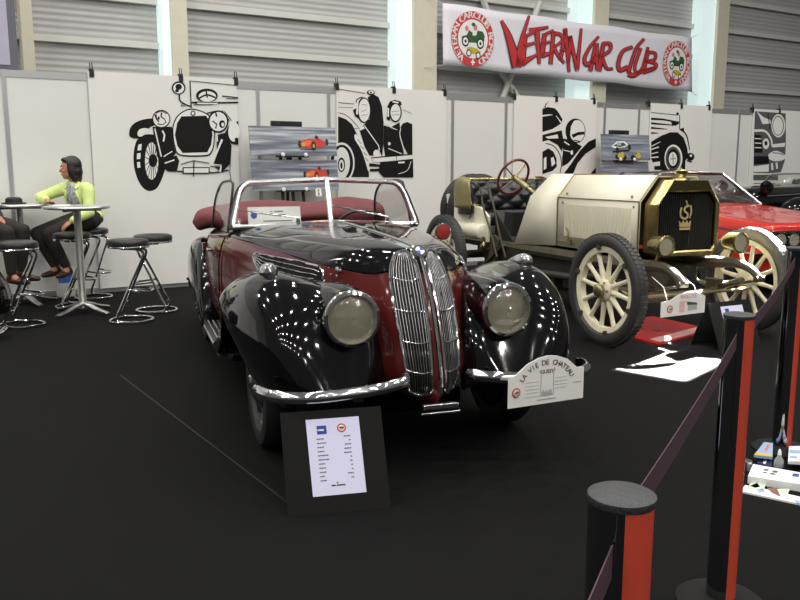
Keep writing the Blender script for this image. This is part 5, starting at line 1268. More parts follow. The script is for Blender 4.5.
# ================================================================== BAR TABLES AND STOOLS
def bar_table(label, x, y, zt, deg):
    t = thing('bar_table', label, 'table', (x, y, 0), deg, 'round aluminium bar tables')
    b = MB(); b.lathe([(0, zt - .03), (.28, zt - .03), (.30, zt - .026), (.305, zt - .012), (.30, zt), (.285, zt + .002), (0, zt + .002)], n=56); b.build('table_top', 'aluminium', t)
    b = MB(); b.lathe([(0, 0), (.05, 0), (.05, .02), (.035, .05), (.035, zt - .10), (.05, zt - .08), (.06, zt - .045), (.0, zt - .03)], (0, 0, .05), n=28)
    b.v = [(p[0], p[1], min(p[2], zt - .031)) for p in b.v]
    b.build('column', 'steel', t)
    for i in range(4):
        a = R(i * 90 + 45); u = Vector((math.cos(a), math.sin(a), 0)); b = MB()
        pts = [u * .0 + Vector((0, 0, .10)), u * .08 + Vector((0, 0, .085)), u * .2 + Vector((0, 0, .045)), u * .33 + Vector((0, 0, .018))]
        b.tube(spline([tuple(p) for p in pts], 4), [.045, .043, .042, .041, .040, .038, .036, .034, .032, .031, .030, .028, .026][:len(spline([tuple(p) for p in pts], 4))], 10, flat=.45); f = b.build('foot', 'steel', t)
        b = MB(); b.cyl(u * .31, u * .31 + Vector((0, 0, .014)), .022, n=12); b.build('foot_pad', 'black_plastic', f)
    for i in range(3):
        a = R(i * 120); b = MB(); b.box((.12 * math.cos(a), .12 * math.sin(a), zt - .04), (.20, .03, .02), Matrix.Rotation(a, 3, 'Z')); b.build('top_bracket', 'black_plastic', t)
    return t
bar_table('round bar table in front of the seated woman, nearer of the two', -3.12, 7.88, 1.05, 20)
bar_table('round bar table with a black cap on it, nearer the wall', -3.93, 8.42, 1.045, 5)

def make_stool(label, x, y, deg):
    """padded seat on a Z of chrome tube: +x is the side where the tubes leave the seat"""
    t = thing('bar_stool', label, 'stool', (x, y, 0), deg, 'chrome bar stools with black seats')
    b = MB(); b.lathe([(0, .70), (.165, .70), (.183, .712), (.187, .735), (.178, .757), (.15, .768), (0, .772)], n=44); b.build('seat', 'seat_vinyl', t)
    b = MB(); b.lathe([(.12, .690), (.186, .690), (.190, .698), (.186, .708), (.12, .708)], n=44, ring=True); b.lathe([(0, .686), (.13, .686), (.13, .692), (0, .692)], n=30); b.build('seat_ring', 'chrome', t)
    b = MB()
    for s in (-1, 1):
        b.tube(spline([(-.06, s * .07, .684), (.06, s * .075, .680), (.125, s * .08, .665), (.14, s * .085, .62), (.05, s * .105, .42), (-.06, s * .13, .17), (-.105, s * .14, .07), (-.095, s * .145, .025), (-.02, s * .165, .016), (.08, s * .16, .016)], 6), .012, 10)
    b.tube(spline([(.06, .163, .016), (.13, .125, .016), (.175, .06, .016), (.19, 0, .016), (.175, -.06, .016), (.13, -.125, .016), (.06, -.163, .016)], 6), .012, 10)
    b.tube(spline([(-.02, .165, .014), (-.12, .15, .013), (-.18, .08, .013), (-.195, 0, .013), (-.18, -.08, .013), (-.12, -.15, .013), (-.02, -.165, .014)], 6), .010, 10)
    b.build('frame', 'chrome', t)
    b = MB(); b.tube(spline([(.0, -.117, .31), (.07, -.12, .30), (.17, -.09, .29), (.20, 0, .29), (.17, .09, .29), (.07, .12, .30), (.0, .117, .31)], 6), .010, 10); b.build('footrest', 'chrome', t)
    return t
st0 = make_stool('empty bar stool before the wide poster, nearer of the right-hand pair', -2.50, 7.45, 8)
dup(st0, (-2.43, 7.98, 0), 188, 'empty bar stool behind its twin, farther of the right-hand pair by the wide poster')
dup(st0, (-3.33, 8.24, 0), 12, 'empty bar stool just behind the nearer bar table, before the seated woman')
dup(st0, (-3.36, 8.82, 0), -8, 'bar stool the woman in the lime jacket sits on')
dup(st0, (-3.42, 7.22, 0), 10, 'empty bar stool at the left edge of the picture, nearest the camera')
dup(st0, (-4.03, 7.94, 0), 190, 'bar stool the seated man at the left edge sits on')

# things on and by the tables
b = MB(); b.lathe([(0, 0), (.11, 0), (.125, .006), (.12, .012), (.085, .014), (.08, .05), (.06, .066), (0, .07)], (-3.95, 8.36, 1.049), n=30, sx=1, sy=.85); tag(b.build('cap', 'black_matte', None), 'soft black cap lying on the farther bar table', 'cap')
b = MB(); b.box((-3.28, 7.92, 1.054), (.16, .22, .003), Matrix.Rotation(.4, 3, 'Z')); tag(b.build('paper_sheet', 'paper', None, smooth=False), 'white paper sheet on the bar table in front of the woman', 'paper')
bx, by = -3.69, 9.0 - .03
t = thing('carrier_bag', 'blue and white carrier bag on the floor against the wall behind the tables', 'bag', (bx, by - .1, 0), 30)
b = MB(); g = []
for z, w_, d_ in ((0, .18, .08), (.02, .195, .09), (.15, .20, .09), (.28, .195, .07), (.34, .19, .05)):
    g.append([(w_ / 2 * math.cos(a) ** 3 * .0 + w_ / 2 * max(-1, min(1, 1.35 * math.cos(a))) + .004 * math.sin(5 * z + 3 * a), d_ / 2 * max(-1, min(1, 1.35 * math.sin(a))) + .005 * math.cos(9 * z + 2 * a), z) for a in [2 * math.pi * i / 24 for i in range(24)]])
b.sheet(g, cv=True); b.prism(g[0], (0, 0, .003)); b.build('bag_body', 'bag_white', t, solid=.002)
b = MB()
for z0, z1, m_ in ((.16, .33, 0),):
    b.box((0, -.0475, .24), (.15, .002, .15)); b.box((-.02, -.046, .09), (.07, .002, .06))
b.build('bag_print', 'bag_blue', t)
b = MB()
for s in (-1, 1): b.tube(spline([(-.05, s * .03, .32), (-.04, s * .03, .38), (0, s * .03, .41), (.04, s * .03, .38), (.05, s * .03, .32)], 5), .004, 6)
b.build('bag_handle', 'bag_blue', t)

# ================================================================== PEOPLE
def limb(mb, ch, n=18, smooth=3):
    """tapered round limb through (point, radius) with rounded ends"""
    pts = spline([tuple(p) + (r,) for p, r in ch], smooth) if len(ch) > 2 else [tuple(p) + (r,) for p, r in ch]
    P = [Vector(p[:3]) for p in pts]; Rr = [max(.004, p[3]) for p in pts]
    a = (P[0] - P[1]).normalized(); c = (P[-1] - P[-2]).normalized(); cap = ((.96, .28), (.80, .60), (.5, .86), (.15, .985))
    head = [(P[0] + a * Rr[0] * h, Rr[0] * k) for k, h in cap][::-1]; tail = [(P[-1] + c * Rr[-1] * h, Rr[-1] * k) for k, h in cap]
    allp = head + list(zip(P, Rr)) + tail
    mb.tube([p for p, _ in allp], [r for _, r in allp], n)
def trunk(mb, secs, n=28, steps=5):
    """oval trunk through sections (centre, half width, half depth, left axis, front axis)"""
    rows = []
    for c, rx, ry, l, f in secs: rows.append([tuple(Vector(c) + Vector(l) * rx * math.cos(a) + Vector(f) * ry * math.sin(a)) for a in [2 * math.pi * i / n for i in range(n)]])
    g = dense(rows, steps, 1, cv=True); mb.sheet(g, cv=True); mb.prism(g[0], (0, 0, .001)); mb.prism(g[-1], (0, 0, .001))
    for (c, rx, ry, l, f) in (secs[0], secs[-1]):
        q = Matrix((Vector(l), Vector(f), Vector(l).cross(Vector(f)))).transposed(); mb.ell(c, rx, ry, min(rx, ry) * .5, 20, rot=q)
def fuse(mb, name, m, parent, voxel, smooth=4):
    o = mb.build(name, m, None, recenter=False)
    q = o.modifiers.new('r', 'REMESH'); q.mode = 'VOXEL'; q.voxel_size = voxel; q.use_smooth_shade = True
    if smooth: q = o.modifiers.new('sm', 'SMOOTH'); q.factor = .5; q.iterations = smooth
    dg = bpy.context.evaluated_depsgraph_get(); dg.update(); m2 = D.meshes.new_from_object(o.evaluated_get(dg))
    old = o.data; o.modifiers.clear(); o.data = m2; D.meshes.remove(old); o.data.name = name
    o.parent = parent; return o
V = Vector
def lerp(a, c, t): return tuple(V(a).lerp(V(c), t))
def hand(mb, wr, palm_dir, side_dir, curl=.5, k=1.0):
    """palm, four bent fingers of different lengths and a thumb"""
    wv = V(wr); d = V(palm_dir).normalized(); sd = V(side_dir); sd = (sd - d * sd.dot(d)).normalized(); nrm = d.cross(sd).normalized()
    for o_ in (-.026, -.009, .009, .025): limb(mb, [(wv + sd * o_ * .5 * k, .015 * k), (wv + d * .05 * k + sd * o_ * .9 * k, .0145 * k), (wv + d * .085 * k + sd * o_ * k, .0115 * k)], 10)
    for o_, l_ in ((-.027, .066), (-.009, .076), (.009, .072), (.026, .056)):
        k0 = wv + d * .085 * k + sd * o_ * k; k1 = k0 + (d * (1 - curl * .3) - nrm * curl * .6).normalized() * l_ * .52 * k; k2 = k1 + (d * (1 - curl) - nrm * curl * 1.3).normalized() * l_ * .5 * k
        limb(mb, [(k0, .0100 * k), (k1, .0088 * k), (k2, .0072 * k)], 10)
    t0 = wv + d * .025 * k - sd * .022 * k; t1 = t0 - sd * .022 * k + d * .028 * k - nrm * .008; t2 = t1 + d * .03 * k - sd * .006 * k - nrm * .010
    limb(mb, [(t0, .014 * k), (t1, .011 * k), (t2, .009 * k)], 10)
def figure(name, label, root, J, look, cloth, long_hair, kf=1.0):
    """J: joints in the place's own metres. The body is one fused surface; clothes and hair are its children"""
    t = thing(name, label, 'person', root)
    P = {k: V(p) - V(root) for k, p in J.items()}
    bf = V(cloth['facing']).normalized(); bl = V((0, 0, 1)).cross(bf).normalized()
    pe, ch, nk = P['pelvis'], P['chest'], P['neck']
    sl = (P['Lsh'] - P['Rsh']).normalized()
    def torso(b, e, top=True, z0=0.):
        S = [(pe.lerp(ch, z0), .155 + e, .115 + e, bl, bf), (pe.lerp(ch, .45), .125 + e, .098 + e, bl, bf), (pe.lerp(ch, .8), .138 + e, .108 + e, bl, bf), (ch.lerp(nk, .25), .150 + e, .102 + e, sl, bf), (ch.lerp(nk, .52), .125 + e, .078 + e, sl, bf)]
        if top: S.append((ch.lerp(nk, .80), .062 + e, .056 + e, sl, bf))
        trunk(b, S)
    def arm(b, s, e, cut=1.0):
        sh, el, wr = P[s + 'sh'], P[s + 'el'], P[s + 'wr']; wr = el.lerp(wr, cut)
        limb(b, [(ch.lerp(nk, .45).lerp(sh, .5), .052 + e), (sh, .050 + e), (sh.lerp(el, .5), .042 + e), (el, .036 + e)]); limb(b, [(el, .036 + e), (el.lerp(wr, .35), .036 + e), (wr, .024 + e)])
    def leg(b, s, e, cut=1.0):
        hp_, kn, an = P[s + 'hip'], P[s + 'kn'], P[s + 'an']; an = kn.lerp(an, cut)
        limb(b, [(pe.lerp(hp_, .7), .095 + e), (hp_, .088 + e), (hp_.lerp(kn, .5), .074 + e), (kn, .056 + e)]); limb(b, [(kn, .055 + e), (kn.lerp(an, .35), .052 + e), (an, .036 + e)])
    b = MB(); torso(b, 0); limb(b, [(ch.lerp(nk, .75), .055), (nk, .049), (nk.lerp(P['head'], .55), .050)])
    for s in 'LR':
        arm(b, s, 0); leg(b, s, 0); dr = P[s + 'wr'] - P[s + 'el']; hand(b, P[s + 'wr'], dr + V(cloth.get('droop', (0, 0, -.05))), V((dr.y, -dr.x, .1)) * (1 if s == 'R' else -1), .45, kf)
        limb(b, [(P[s + 'an'], .036), (P[s + 'ft'], .030)])
    h = P['head']; f = V(look).normalized(); lf = V((0, 0, 1)).cross(f).normalized(); up = f.cross(lf).normalized()
    q = Matrix((f, lf, up)).transposed()      # local x forward, y left, z up
    hp = lambda x, y, z: h + q @ V((x, y, z))
    b.ell(hp(-.008, 0, .012), .094, .076, .108, 24, rot=q); b.ell(hp(.022, 0, -.055), .066, .056, .062, 20, rot=q); b.ell(hp(.055, 0, -.088), .026, .028, .022, 14, rot=q)
    b.ell(hp(.096, 0, -.022), .020, .013, .018, 12, rot=q); b.ell(hp(.084, 0, .004), .012, .010, .026, 12, rot=q)
    b.ell(hp(.070, .0, .030), .026, .052, .012, 12, rot=q); b.ell(hp(.078, 0, -.060), .014, .024, .010, 12, rot=q)
    for s in (-1, 1):
        b.ell(hp(.060, s * .036, -.022), .024, .022, .022, 12, rot=q); b.ell(hp(-.008, s * .080, -.012), .020, .009, .030, 12, rot=q)
    body = fuse(b, 'body', 'skin', t, .007, 3)
    b = MB(); b.ell(hp(.089, 0, -.060), .008, .022, .0075, 12, rot=q); b.build('mouth', 'lip', t)
    for s in (-1, 1):
        b = MB(); b.ell(hp(.080, s * .031, .008), .010, .014, .008, 12, rot=q); e = b.build('eye', 'poster_white', t)
        b = MB(); b.ell(hp(.087, s * .031, .008), .0045, .006, .0065, 10, rot=q); b.build('iris', 'eye', e)
        b = MB(); b.tube([hp(.086, s * .014, .030), hp(.086, s * .03, .034), hp(.076, s * .05, .028)], .0045, 6); b.build('eyebrow', 'hair', t)
    b = MB(); b.ell(hp(-.024, 0, .032), .098, .086, .104, 24, rot=q)
    if long_hair:
        b.ell(hp(-.052, 0, -.035), .072, .084, .090, 20, rot=q); b.ell(hp(-.066, 0, -.095), .048, .074, .058, 18, rot=q)
        for s in (-1, 1): b.ell(hp(-.016, s * .068, -.030), .044, .024, .082, 16, rot=q); b.ell(hp(-.036, s * .062, -.095), .034, .024, .050, 14, rot=q)
        b.ell(hp(.040, 0, .090), .045, .060, .028, 16, rot=q)
    hr = fuse(b, 'hair', 'hair', t, .008, 3)
    bm = bmesh.new(); bm.from_mesh(hr.data); kill = []
    for v in bm.verts:      # keep the face free of hair
        l = q.transposed() @ (v.co - h)
        if l.x > .030 and l.z < .055 and abs(l.y) < .075: kill.append(v)
    bmesh.ops.delete(bm, geom=kill, context='VERTS'); bm.to_mesh(hr.data); bm.free()
    b = MB()
    trunk(b, [(pe + V((0, 0, -.03)), .165, .125, bl, bf), (pe.lerp(ch, .12), .160, .122, bl, bf), (pe.lerp(ch, .3), .14, .112, bl, bf)])
    for s in 'LR': leg(b, s, .013, .90)
    fuse(b, 'trousers', cloth['trousers'], t, .011, 4)
    b = MB(); torso(b, .020, True, .08)
    for s in 'LR': arm(b, s, .018, .88)
    jk = fuse(b, 'jacket', cloth['jacket'], t, .010, 3)
    # shirt in the open front, lapels and collar
    b = MB(); g = []
    for i in range(9):
        v = i / 8; c = pe.lerp(nk, .20 + .72 * v); w_ = .088 - .045 * v; dp = .130 + .012 * math.sin(3.1 * v) - .058 * v ** 2.5
        g.append([tuple(c + bl * (w_ * (2 * j / 6 - 1)) + bf * (dp - .014 * (2 * j / 6 - 1) ** 2)) for j in range(7)])
    b.sheet(g); b.build('shirt_front', cloth['shirt'], t, solid=.03, solid_off=0)
    ax = (nk - pe).normalized()
    for s in (-1, 1):
        b = MB(); b.prism([nk + bl * s * .03 + bf * .055 - ax * .055, nk + bl * s * .070 + bf * .00 - ax * .005, nk + bl * s * .115 + bf * .035 - ax * .06, nk + bl * s * .075 + bf * .10 - ax * .10], bf * .014 + ax * .008); b.build('jacket_collar', cloth['jacket'], jk)
        b = MB(); b.tube(spline([tuple(nk + bl * s * .045 + bf * .092 - ax * .10), tuple(pe.lerp(nk, .55) + bl * s * .088 + bf * .130), tuple(pe.lerp(nk, .22) + bl * s * .098 + bf * .13)], 4), .013, 8); b.build('jacket_edge', cloth['jacket'], jk)
    for s in 'LR':
        a = P[s + 'an']; fo = P[s + 'ft']; dr = fo - a; dh = V((dr.x, dr.y, 0)).normalized(); toe = fo + dh * .08; heel = a - dh * .03 + V((0, 0, -.04)); b = MB()
        limb(b, [(heel, .034), (heel.lerp(toe, .5), .036), (toe, .026)]); limb(b, [(heel, .034), (a + V((0, 0, .0)), .041)]); fuse(b, 'shoe', 'shoe', t, .007, 3)
    return t
wr_ = (-3.36, 8.78, 0)
figure('person', 'person with dark bobbed hair and lime jacket seated by the bar tables, looking left', wr_,
    dict(pelvis=(-3.35, 8.78, .89), chest=(-3.42, 8.72, 1.10), neck=(-3.45, 8.69, 1.275), head=(-3.475, 8.665, 1.405),
         Rsh=(-3.575, 8.74, 1.195), Rel=(-3.77, 8.56, 1.105), Rwr=(-3.64, 8.42, 1.085), Lsh=(-3.285, 8.63, 1.19), Lel=(-3.245, 8.52, .95), Lwr=(-3.40, 8.42, .865),
         Rhip=(-3.43, 8.72, .868), Rkn=(-3.80, 8.50, .735), Ran=(-3.62, 8.50, .37), Rft=(-3.66, 8.42, .31), Lhip=(-3.29, 8.66, .868), Lkn=(-3.64, 8.40, .735), Lan=(-3.48, 8.45, .37), Lft=(-3.50, 8.36, .31)),
    (-1, -.38, -.03), dict(jacket='lime_cloth', trousers='dark_cloth', shirt='blouse', facing=(-.38, -.92, .05)), True, .92)
mr_ = (-4.030, 7.920, 0)
figure('person', 'person in dark navy clothes seated on a stool at the left edge, hands in lap', mr_,
    dict(pelvis=(-4.070, 7.940, .89), chest=(-4.170, 7.920, 1.12), neck=(-4.170, 7.900, 1.31), head=(-4.150, 7.890, 1.45),
         Rsh=(-4.150, 7.720, 1.22), Rel=(-4.070, 7.620, .97), Rwr=(-3.950, 7.740, .935), Lsh=(-4.170, 8.110, 1.22), Lel=(-4.070, 8.200, .97), Lwr=(-3.930, 8.000, .925),
         Rhip=(-4.020, 7.850, .868), Rkn=(-3.750, 7.760, .80), Ran=(-3.750, 7.780, .38), Rft=(-3.670, 7.770, .32), Lhip=(-4.020, 8.030, .868), Lkn=(-3.730, 8.040, .80), Lan=(-3.770, 8.030, .38), Lft=(-3.690, 8.030, .32)),
    (1, .3, -.05), dict(jacket='navy_cloth', trousers='dark_cloth', shirt='navy_cloth', facing=(1, 0, .1)), False, 1.05)
# ================================================================== BARRIER POSTS AND BELTS
def post(label, x, y, h, deg, px):
    t = thing('barrier_post', label, 'barrier post', (x, y, 0), deg, 'polished barrier posts with belts')
    r = .0455
    b = MB(); b.lathe([(r, .03), (r, h - .012)], n=64)
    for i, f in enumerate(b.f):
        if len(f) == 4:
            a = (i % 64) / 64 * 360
            b.m[i] = 1 if 243 <= a < 311 else 0  # red reflection painted onto the chrome tube as a fixed sector
    b.build('tube', ['post_chrome', 'post_reflection'], t, angle=60)
    b = MB(); b.lathe([(0, h - .016), (r - .001, h - .016), (r + .0015, h - .012), (r + .0015, h - .003), (r - .004, h), (0, h + .001)], n=48); b.build('cap', 'cap_grey', t)
    b = MB(); b.lathe([(0, 0), (.135, 0), (.14, .008), (.13, .016), (.06, .028), (0, .03)], n=56); b.build('base', 'board_black', t)
    return t
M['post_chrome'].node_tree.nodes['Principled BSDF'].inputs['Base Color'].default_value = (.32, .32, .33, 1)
mk('post_reflection', (.50, .062, .035), .22, coat=.5)
mk('cap_grey', (.035, .036, .04), .55, bump=.3, bscale=160)
q1 = gnd(622, 492, .965); q2 = gnd(739.5, 313.5, .965); q3 = gnd(797, 247, 1.03)
q0 = (-.30, -.15, 0)
ang12 = math.degrees(math.atan2(q2[1] - q1[1], q2[0] - q1[0]))
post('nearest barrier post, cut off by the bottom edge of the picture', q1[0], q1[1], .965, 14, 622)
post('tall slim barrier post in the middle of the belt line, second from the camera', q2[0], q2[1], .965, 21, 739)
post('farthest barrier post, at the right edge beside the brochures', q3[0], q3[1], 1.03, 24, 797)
def belt(label, a, c, za, zc, sag):
    d = (V(c) - V(a)); d.z = 0; L = d.length; u = d / L; n_ = V((-u.y, u.x, 0)); b = MB(); g = []
    for i in range(25):
        f = i / 24; p = V((a[0], a[1], 0)) + u * (.05 + (L - .10) * f); z = za + (zc - za) * f - sag * 4 * f * (1 - f)
        g.append([tuple(p + n_ * s + V((0, 0, z + h))) for h, s in ((.024, -.001), (.024, .001), (-.024, .001), (-.024, -.001))])
    b.sheet(g, cv=True); b.prism(g[0], tuple(u * .0005)); b.prism(g[-1], tuple(u * .0005))
    return tag(b.build('barrier_belt', 'belt', None), label, 'belt', 'dark purple barrier belts')
belt('dark purple belt from the nearest barrier post to the tall middle post', q1, q2, .905, .885, .01)
belt('dark purple belt running on from the middle post to the farthest barrier post', q2, q3, .885, .96, .03)
belt('dark purple belt leaving the nearest barrier post towards the bottom of the picture', q1, q0, .885, .86, .03)

# ================================================================== SIGNS
# black display board with data sheet before the maroon convertible
a_, c_ = gnd(288, 517), gnd(391, 508)
hd = math.degrees(math.atan2(c_[1] - a_[1], c_[0] - a_[0])); SFm = Frame(((a_[0] + c_[0]) / 2, (a_[1] + c_[1]) / 2), hd)
wd = math.hypot(c_[0] - a_[0], c_[1] - a_[1])
t = thing('display_board', 'black leaning display board with a white data sheet, on the floor before the maroon convertible', 'sign', (SFm.o[0], SFm.o[1], 0), hd)
LEAN = 17.0
def on_board(px, py):
    """point of the leaning board plane seen at a picture position, in board coordinates (u across, v up the slope)"""
    d = ray(px, py); ex = V((SFm.c, SFm.s, 0)); ey = V((-SFm.s, SFm.c, 0)); up = ey * math.sin(R(LEAN)) + V((0, 0, math.cos(R(LEAN)))); n = ex.cross(up)
    o = V((SFm.o[0], SFm.o[1], 0)); cpos = V((0, 0, CH)); k = (o - cpos).dot(n) / V(d).dot(n); p = cpos + V(d) * k - o
    return p.dot(ex), p.dot(up)
Q = Matrix.Rotation(R(-LEAN), 3, 'X')
def bd(u, v, off=0): return Q @ V((u, -off, v))
tlb, trb = on_board(280, 413), on_board(380.5, 406)
b = MB(); b.prism([bd(-wd / 2, 0), bd(wd / 2, 0), bd(trb[0], trb[1]), bd(tlb[0], tlb[1])], Q @ V((0, .014, 0))); b.build('board', 'board_black', t, smooth=False)
b = MB(); hB = (tlb[1] + trb[1]) / 2; b.prism([bd(-.12, hB * .86, -.014), bd(.12, hB * .86, -.014), V((.14, .30, 0)), V((-.14, .30, 0))], (0, .008, 0)); b.build('rear_strut', 'board_black', t, smooth=False)
sh = [on_board(*p) for p in ((305.5, 420), (358.5, 416.2), (366.5, 492), (313, 497))]
b = MB(); b.prism([bd(u, v, .0012) for u, v in sh], Q @ V((0, .001, 0))); sheet_ = b.build('data_sheet', 'paper_lilac', t, smooth=False)
def sp(fx, fy, off=.0022):
    tl_, tr_, br_, bl_ = [V((*p, 0)) for p in sh]; p = tl_.lerp(tr_, fx).lerp(bl_.lerp(br_, fx), fy); return bd(p.x, p.y, off)
def srect(b, x0, y0, x1, y1, mi=0, off=.0022): b.prism([sp(x0, y0, off), sp(x1, y0, off), sp(x1, y1, off), sp(x0, y1, off)], Q @ V((0, .0006, 0)), mi)
b = MB(); srect(b, .19, .09, .37, .20); b.build('blue_logo', 'blue_ink', sheet_, smooth=False)
b = MB(); srect(b, .21, .135, .32, .158, off=.003); b.prism([sp(.17 + .0, .14, .003), sp(.25, .13, .003), sp(.25, .16, .003)], Q @ V((0, .0006, 0))); b.build('logo_wing', 'white_ink', sheet_, smooth=False)
b = MB(); b.prism([sp(.655 + .085 * math.cos(a), .135 + .058 * math.sin(a)) for a in [2 * math.pi * i / 24 for i in range(24)]], Q @ V((0, .0006, 0)), 0)
b.prism([sp(.655 + .058 * math.cos(a), .135 + .040 * math.sin(a), .003) for a in [2 * math.pi * i / 24 for i in range(24)]], Q @ V((0, .0006, 0)), 1); srect(b, .615, .12, .70, .145, 2, .0038); srect(b, .635, .15, .68, .162, 3, .0038)
b.build('club_emblem', ['emblem_red', 'white_ink', 'green_ink', 'yellow_ink'], sheet_, smooth=False)
b = MB(); rnd = random.Random(3)
for i in range(11):
    y = .255 + i * .054; w_ = rnd.choice((.10, .14, .17, .20, .12)); x = .17
    while w_ > 0.02: l = min(w_, rnd.uniform(.025, .05)); srect(b, x, y, x + l, y + .013); x += l + .008; w_ -= l + .008
    w_ = rnd.choice((.05, .09, .14, .12, .03)); x = .80
    while w_ > 0.015: l = min(w_, rnd.uniform(.02, .045)); srect(b, x - l, y - .018, x, y - .004); x -= l + .008; w_ -= l + .008
b.build('print_lines', 'poster_grey', sheet_, smooth=False)
b = MB(); srect(b, .36, .868, .44, .884); srect(b, .46, .868, .62, .884); srect(b, .465, .835, .49, .852); b.build('small_heading', 'letter_dark', sheet_, smooth=False)

# black tent sign before the cream car
TF = Frame((2.42, 6.30), 26)
t = thing('tent_sign', 'black folded tent sign with a white sheet, on the floor by the cream car', 'sign', (TF.o[0], TF.o[1], 0), TF.deg)
for s in (-1, 1):
    b = MB(); b.prism([(0, 0, .36), (.46, 0, .36), (.46, s * .15, 0), (0, s * .15, 0)], (0, .008, 0)); pn = b.build('panel', 'board_black', t, smooth=False)
    if s < 0:
        b = MB(); f = lambda x, k: (x, -.15 * k - .002, .36 * (1 - k) + .001); b.prism([f(.12, .10), f(.36, .10), f(.36, .92), f(.12, .92)], (0, -.001, .0004)); ds = b.build('data_sheet', 'paper_lilac', pn, smooth=False)
        f2 = lambda x, k: (x, -.15 * k - .004, .36 * (1 - k) + .002); b = MB(); b.prism([f2(.16, .15), f2(.20, .15), f2(.20, .24), f2(.16, .24)], (0, -.001, 0)); b.build('blue_logo', 'blue_ink', ds, smooth=False); b = MB()
        for i in range(7): b.prism([f2(.16, .32 + i * .07), f2(.24, .32 + i * .07), f2(.24, .34 + i * .07), f2(.16, .34 + i * .07)], (0, -.001, 0))
        b.build('print_lines', 'poster_grey', ds, smooth=False)

# red board lying under the nose of the cream car
qs = [gnd(*p) for p in ((600, 330), (657, 345.5), (713, 331), (652, 317.5))]
cx, cy = sum(p[0] for p in qs) / 4, sum(p[1] for p in qs) / 4
t = thing('floor_board', 'flat red glossy board lying on the floor under the cream car', 'board', (cx, cy, 0))
b = MB(); b.prism([(p[0] - cx, p[1] - cy, .0) for p in qs], (0, 0, .015)); b.build('board', 'red_board', t, smooth=False)
b = MB(); fl = lambda u, v: tuple((V(qs[0]).lerp(V(qs[1]), u)).lerp(V(qs[3]).lerp(V(qs[2]), u), v) - V((cx, cy, -.0155)))
for u, v, w_, h_ in ((.35, .35, .10, .05), (.5, .42, .16, .07), (.62, .55, .12, .05), (.42, .6, .08, .04), (.74, .4, .06, .05)):
    b.prism([fl(u, v), fl(u + w_, v), fl(u + w_ * .8, v + h_), fl(u + .01, v + h_)], (0, 0, .0008))
b.build('dark_print', 'maroon_leather', t, smooth=False)
b = MB()
b.prism([fl(.80, .08), fl(.97, .08), fl(.97, .93), fl(.80, .93)], (0, 0, .0008)); b.build('pale_print', 'pink_ink', t, smooth=False)

# ================================================================== BROCHURES BY THE FARTHEST POST
def flat(name, label, cat, pxs, z0, th, m, group=None, child=()):
    ps = [gnd(x, y, z0 + th) for x, y in pxs]; cx = sum(p[0] for p in ps) / len(ps); cy = sum(p[1] for p in ps) / len(ps)
    t = thing(name, label, cat, (cx, cy, z0), 0, group)
    b = MB(); b.prism([(p[0] - cx, p[1] - cy, 0) for p in ps], (0, 0, th)); b.build('cover' if th < .02 else 'carton', m, t, smooth=False)
    for nm, mm, quads in child:
        b = MB()
        for qd in quads: b.prism([(V(gnd(x, y, z0 + th)) - V((cx, cy, z0 - .0006))) for x, y in qd], (0, 0, .0006))
        b.build(nm, mm, t, smooth=False)
    return t
GP = 'brochures laid out at the farthest barrier post'
flat('magazine', 'open-looking magazine with green and brown pictures, in front of the long white carton', 'magazine', [(741, 491), (745, 485), (760, 487.8), (806, 498), (806, 505)], 0, .008, 'paper', GP,
     [('picture', 'leaf_ink', [[(750, 486), (757, 483), (760, 487), (755, 488)]]), ('brown_picture', 'brown_ink', [[(767, 488), (776, 488), (781, 497), (772, 493)]]), ('pale_picture', 'lightblue_ink', [[(757, 490), (763, 489), (765, 492), (759, 493)], [(795, 500), (800, 501), (800, 504), (796, 503)]]), ('pale_green_area', 'pale_green', [[(746, 489), (752, 481.5), (766, 484), (764, 490)], [(776, 489), (790, 489), (788, 494), (778, 493)]])])
flat('carton', 'long flat white carton with dark printed marks, beside the farthest barrier post', 'box', [(748, 476), (753, 464), (806, 473.5), (806, 485)], .0, .035, 'paper', None,
     [('printed_mark', 'poster_grey', [[(764, 469), (769, 469.5), (768, 471), (763.5, 470.5)], [(773, 470.5), (778, 471), (777, 473), (772, 472.4)], [(763, 472), (767, 472.5), (767, 473.5), (763, 473)], [(770, 473), (775, 473.6), (775, 475), (770, 474.4)]]), ('blue_mark', 'blue_ink', [[(793, 473.5), (799, 474), (799, 477), (792, 476.5)]])])
flat('magazine', 'magazine with yellow edge behind the dark blue card, by the farthest post', 'magazine', [(754, 455), (764, 442), (773, 443), (772.5, 457)], .032, .012, 'lightblue_ink', GP,
     [('yellow_edge', 'yellow_ink', [[(754.2, 454.8), (756, 452.2), (772.7, 455), (772.5, 457)]]), ('orange_picture', 'orange_ink', [[(764, 450), (768, 444.5), (770, 445), (767, 451)]])])
flat('card', 'small dark blue card with a white figure, beside the long white carton', 'card', [(757, 463), (759.5, 456.5), (772.3, 458), (771.8, 466)], 0, .014, 'blue_dark', GP,
     [('white_figure', 'white_ink', [[(763, 463.5), (764, 458.5), (766.5, 459), (767, 461.5), (765, 464)]])])
flat('leaflet', 'pale blue leaflets lying right of the farthest post, at the right edge', 'leaflet', [(788, 462), (789, 446), (806, 446), (806, 463)], .032, .01, 'paper_blue', GP,
     [('yellow_strip', 'yellow_ink', [[(789, 460.8), (789, 462), (806, 463), (806, 461.8)]]), ('blue_strip', 'lightblue_ink', [[(789.5, 450), (789.5, 453), (806, 454), (806, 451)], [(790, 456), (790, 458), (797, 458.5), (797, 456.5)]])])
pb_ = gnd(779.5, 468, 0)
t = thing('small_bottle', 'small clear plastic bottle standing on the brochures by the farthest post', 'bottle', (pb_[0], pb_[1] + .01, 0))
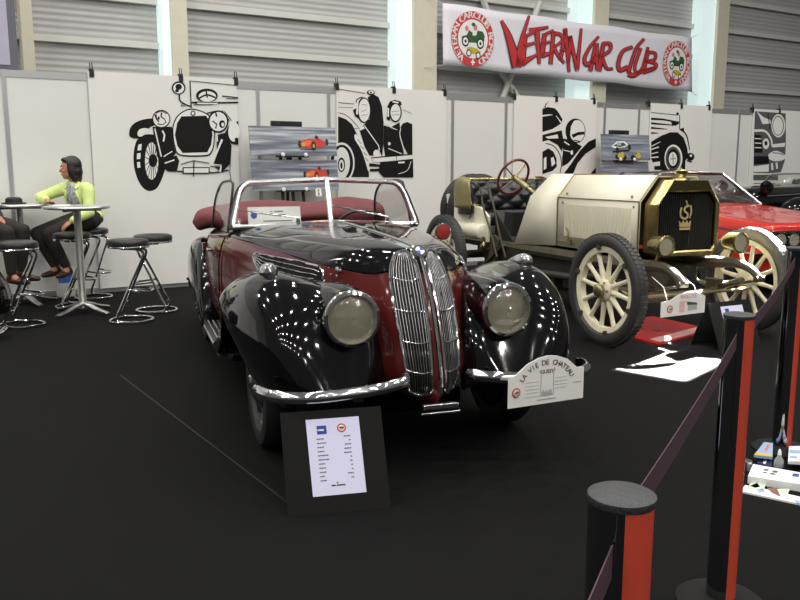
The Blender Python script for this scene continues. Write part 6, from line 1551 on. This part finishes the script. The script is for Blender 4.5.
b = MB(); b.lathe([(0, 0), (.022, 0), (.024, .006), (.022, .035), (.010, .055), (.008, .062), (0, .064)], n=24, sx=1.0, sy=.8); b.build('body', 'bottle_plastic', t)
b = MB(); b.lathe([(0, .062), (.009, .062), (.007, .082), (.003, .09), (0, .09)], n=16); b.build('cap', 'white_ink', t)
pc_ = gnd(748.5, 473, 0)
b = MB(); b.lathe([(0, 0), (.020, 0), (.026, .05), (.024, .05), (.019, .004), (0, .004)], (pc_[0], pc_[1] + .03, 0), n=24); tag(b.build('steel_cup', 'steel', None), 'small steel cup at the left end of the brochures', 'cup')

# ================================================================== BLACK CAR CUT OFF AT THE LEFT EDGE
LF = Frame((-3.74, 6.62), 0)
t = thing('parked_car', 'black rounded wing of a car cut off by the lower left edge', 'car', (LF.o[0], LF.o[1], 0), 0)
g = []
for i in range(17):
    a = R(-8 + i * 12.4); rr = .47
    row = []
    for w_, dr in ((-.17, -.06), (-.15, 0), (0, .035), (.15, 0), (.17, -.06)):
        row.append((rr * math.cos(a) * (1 + dr / .46), w_, .30 + .92 * rr * math.sin(a) * (1 + dr / .46) if math.sin(a) > 0 else .30 + rr * math.sin(a)))
    g.append(row)
b = MB(); b.sheet(dense(g, 2, 4)); b.build('wing', 'black_paint', t, solid=.012)
b = MB(); b.lathe([(.2, -.07), (.28, -.085), (.33, -.06), (.345, 0), (.33, .06), (.28, .085), (.2, .07), (.1, .07), (0, .075)], (-.04, 0, .345), (0, -1, 0), 40); b.build('wheel', 'rubber', t)
b = MB(); b.lathe([(.13, .075), (.12, .09), (.06, .105), (0, .11)], (-.04, 0, .345), (0, -1, 0), 28); b.build('hub_cap', 'black_paint', t)
b = MB(); b.prism([(-.5, .2, .25), (-.5, .2, .55), (-.8, .2, .8), (-1.4, .2, .85), (-1.4, .2, .25)], (0, .6, 0)); b.build('body', 'black_paint', t, bevel=.06)
b = MB(); b.tube(spline([(.36, .2, .06), (.40, .0, .055), (.36, -.2, .055), (.2, -.26, .055)], 5), .024, 8, flat=.5); b.build('bumper_tip', 'chrome', t)
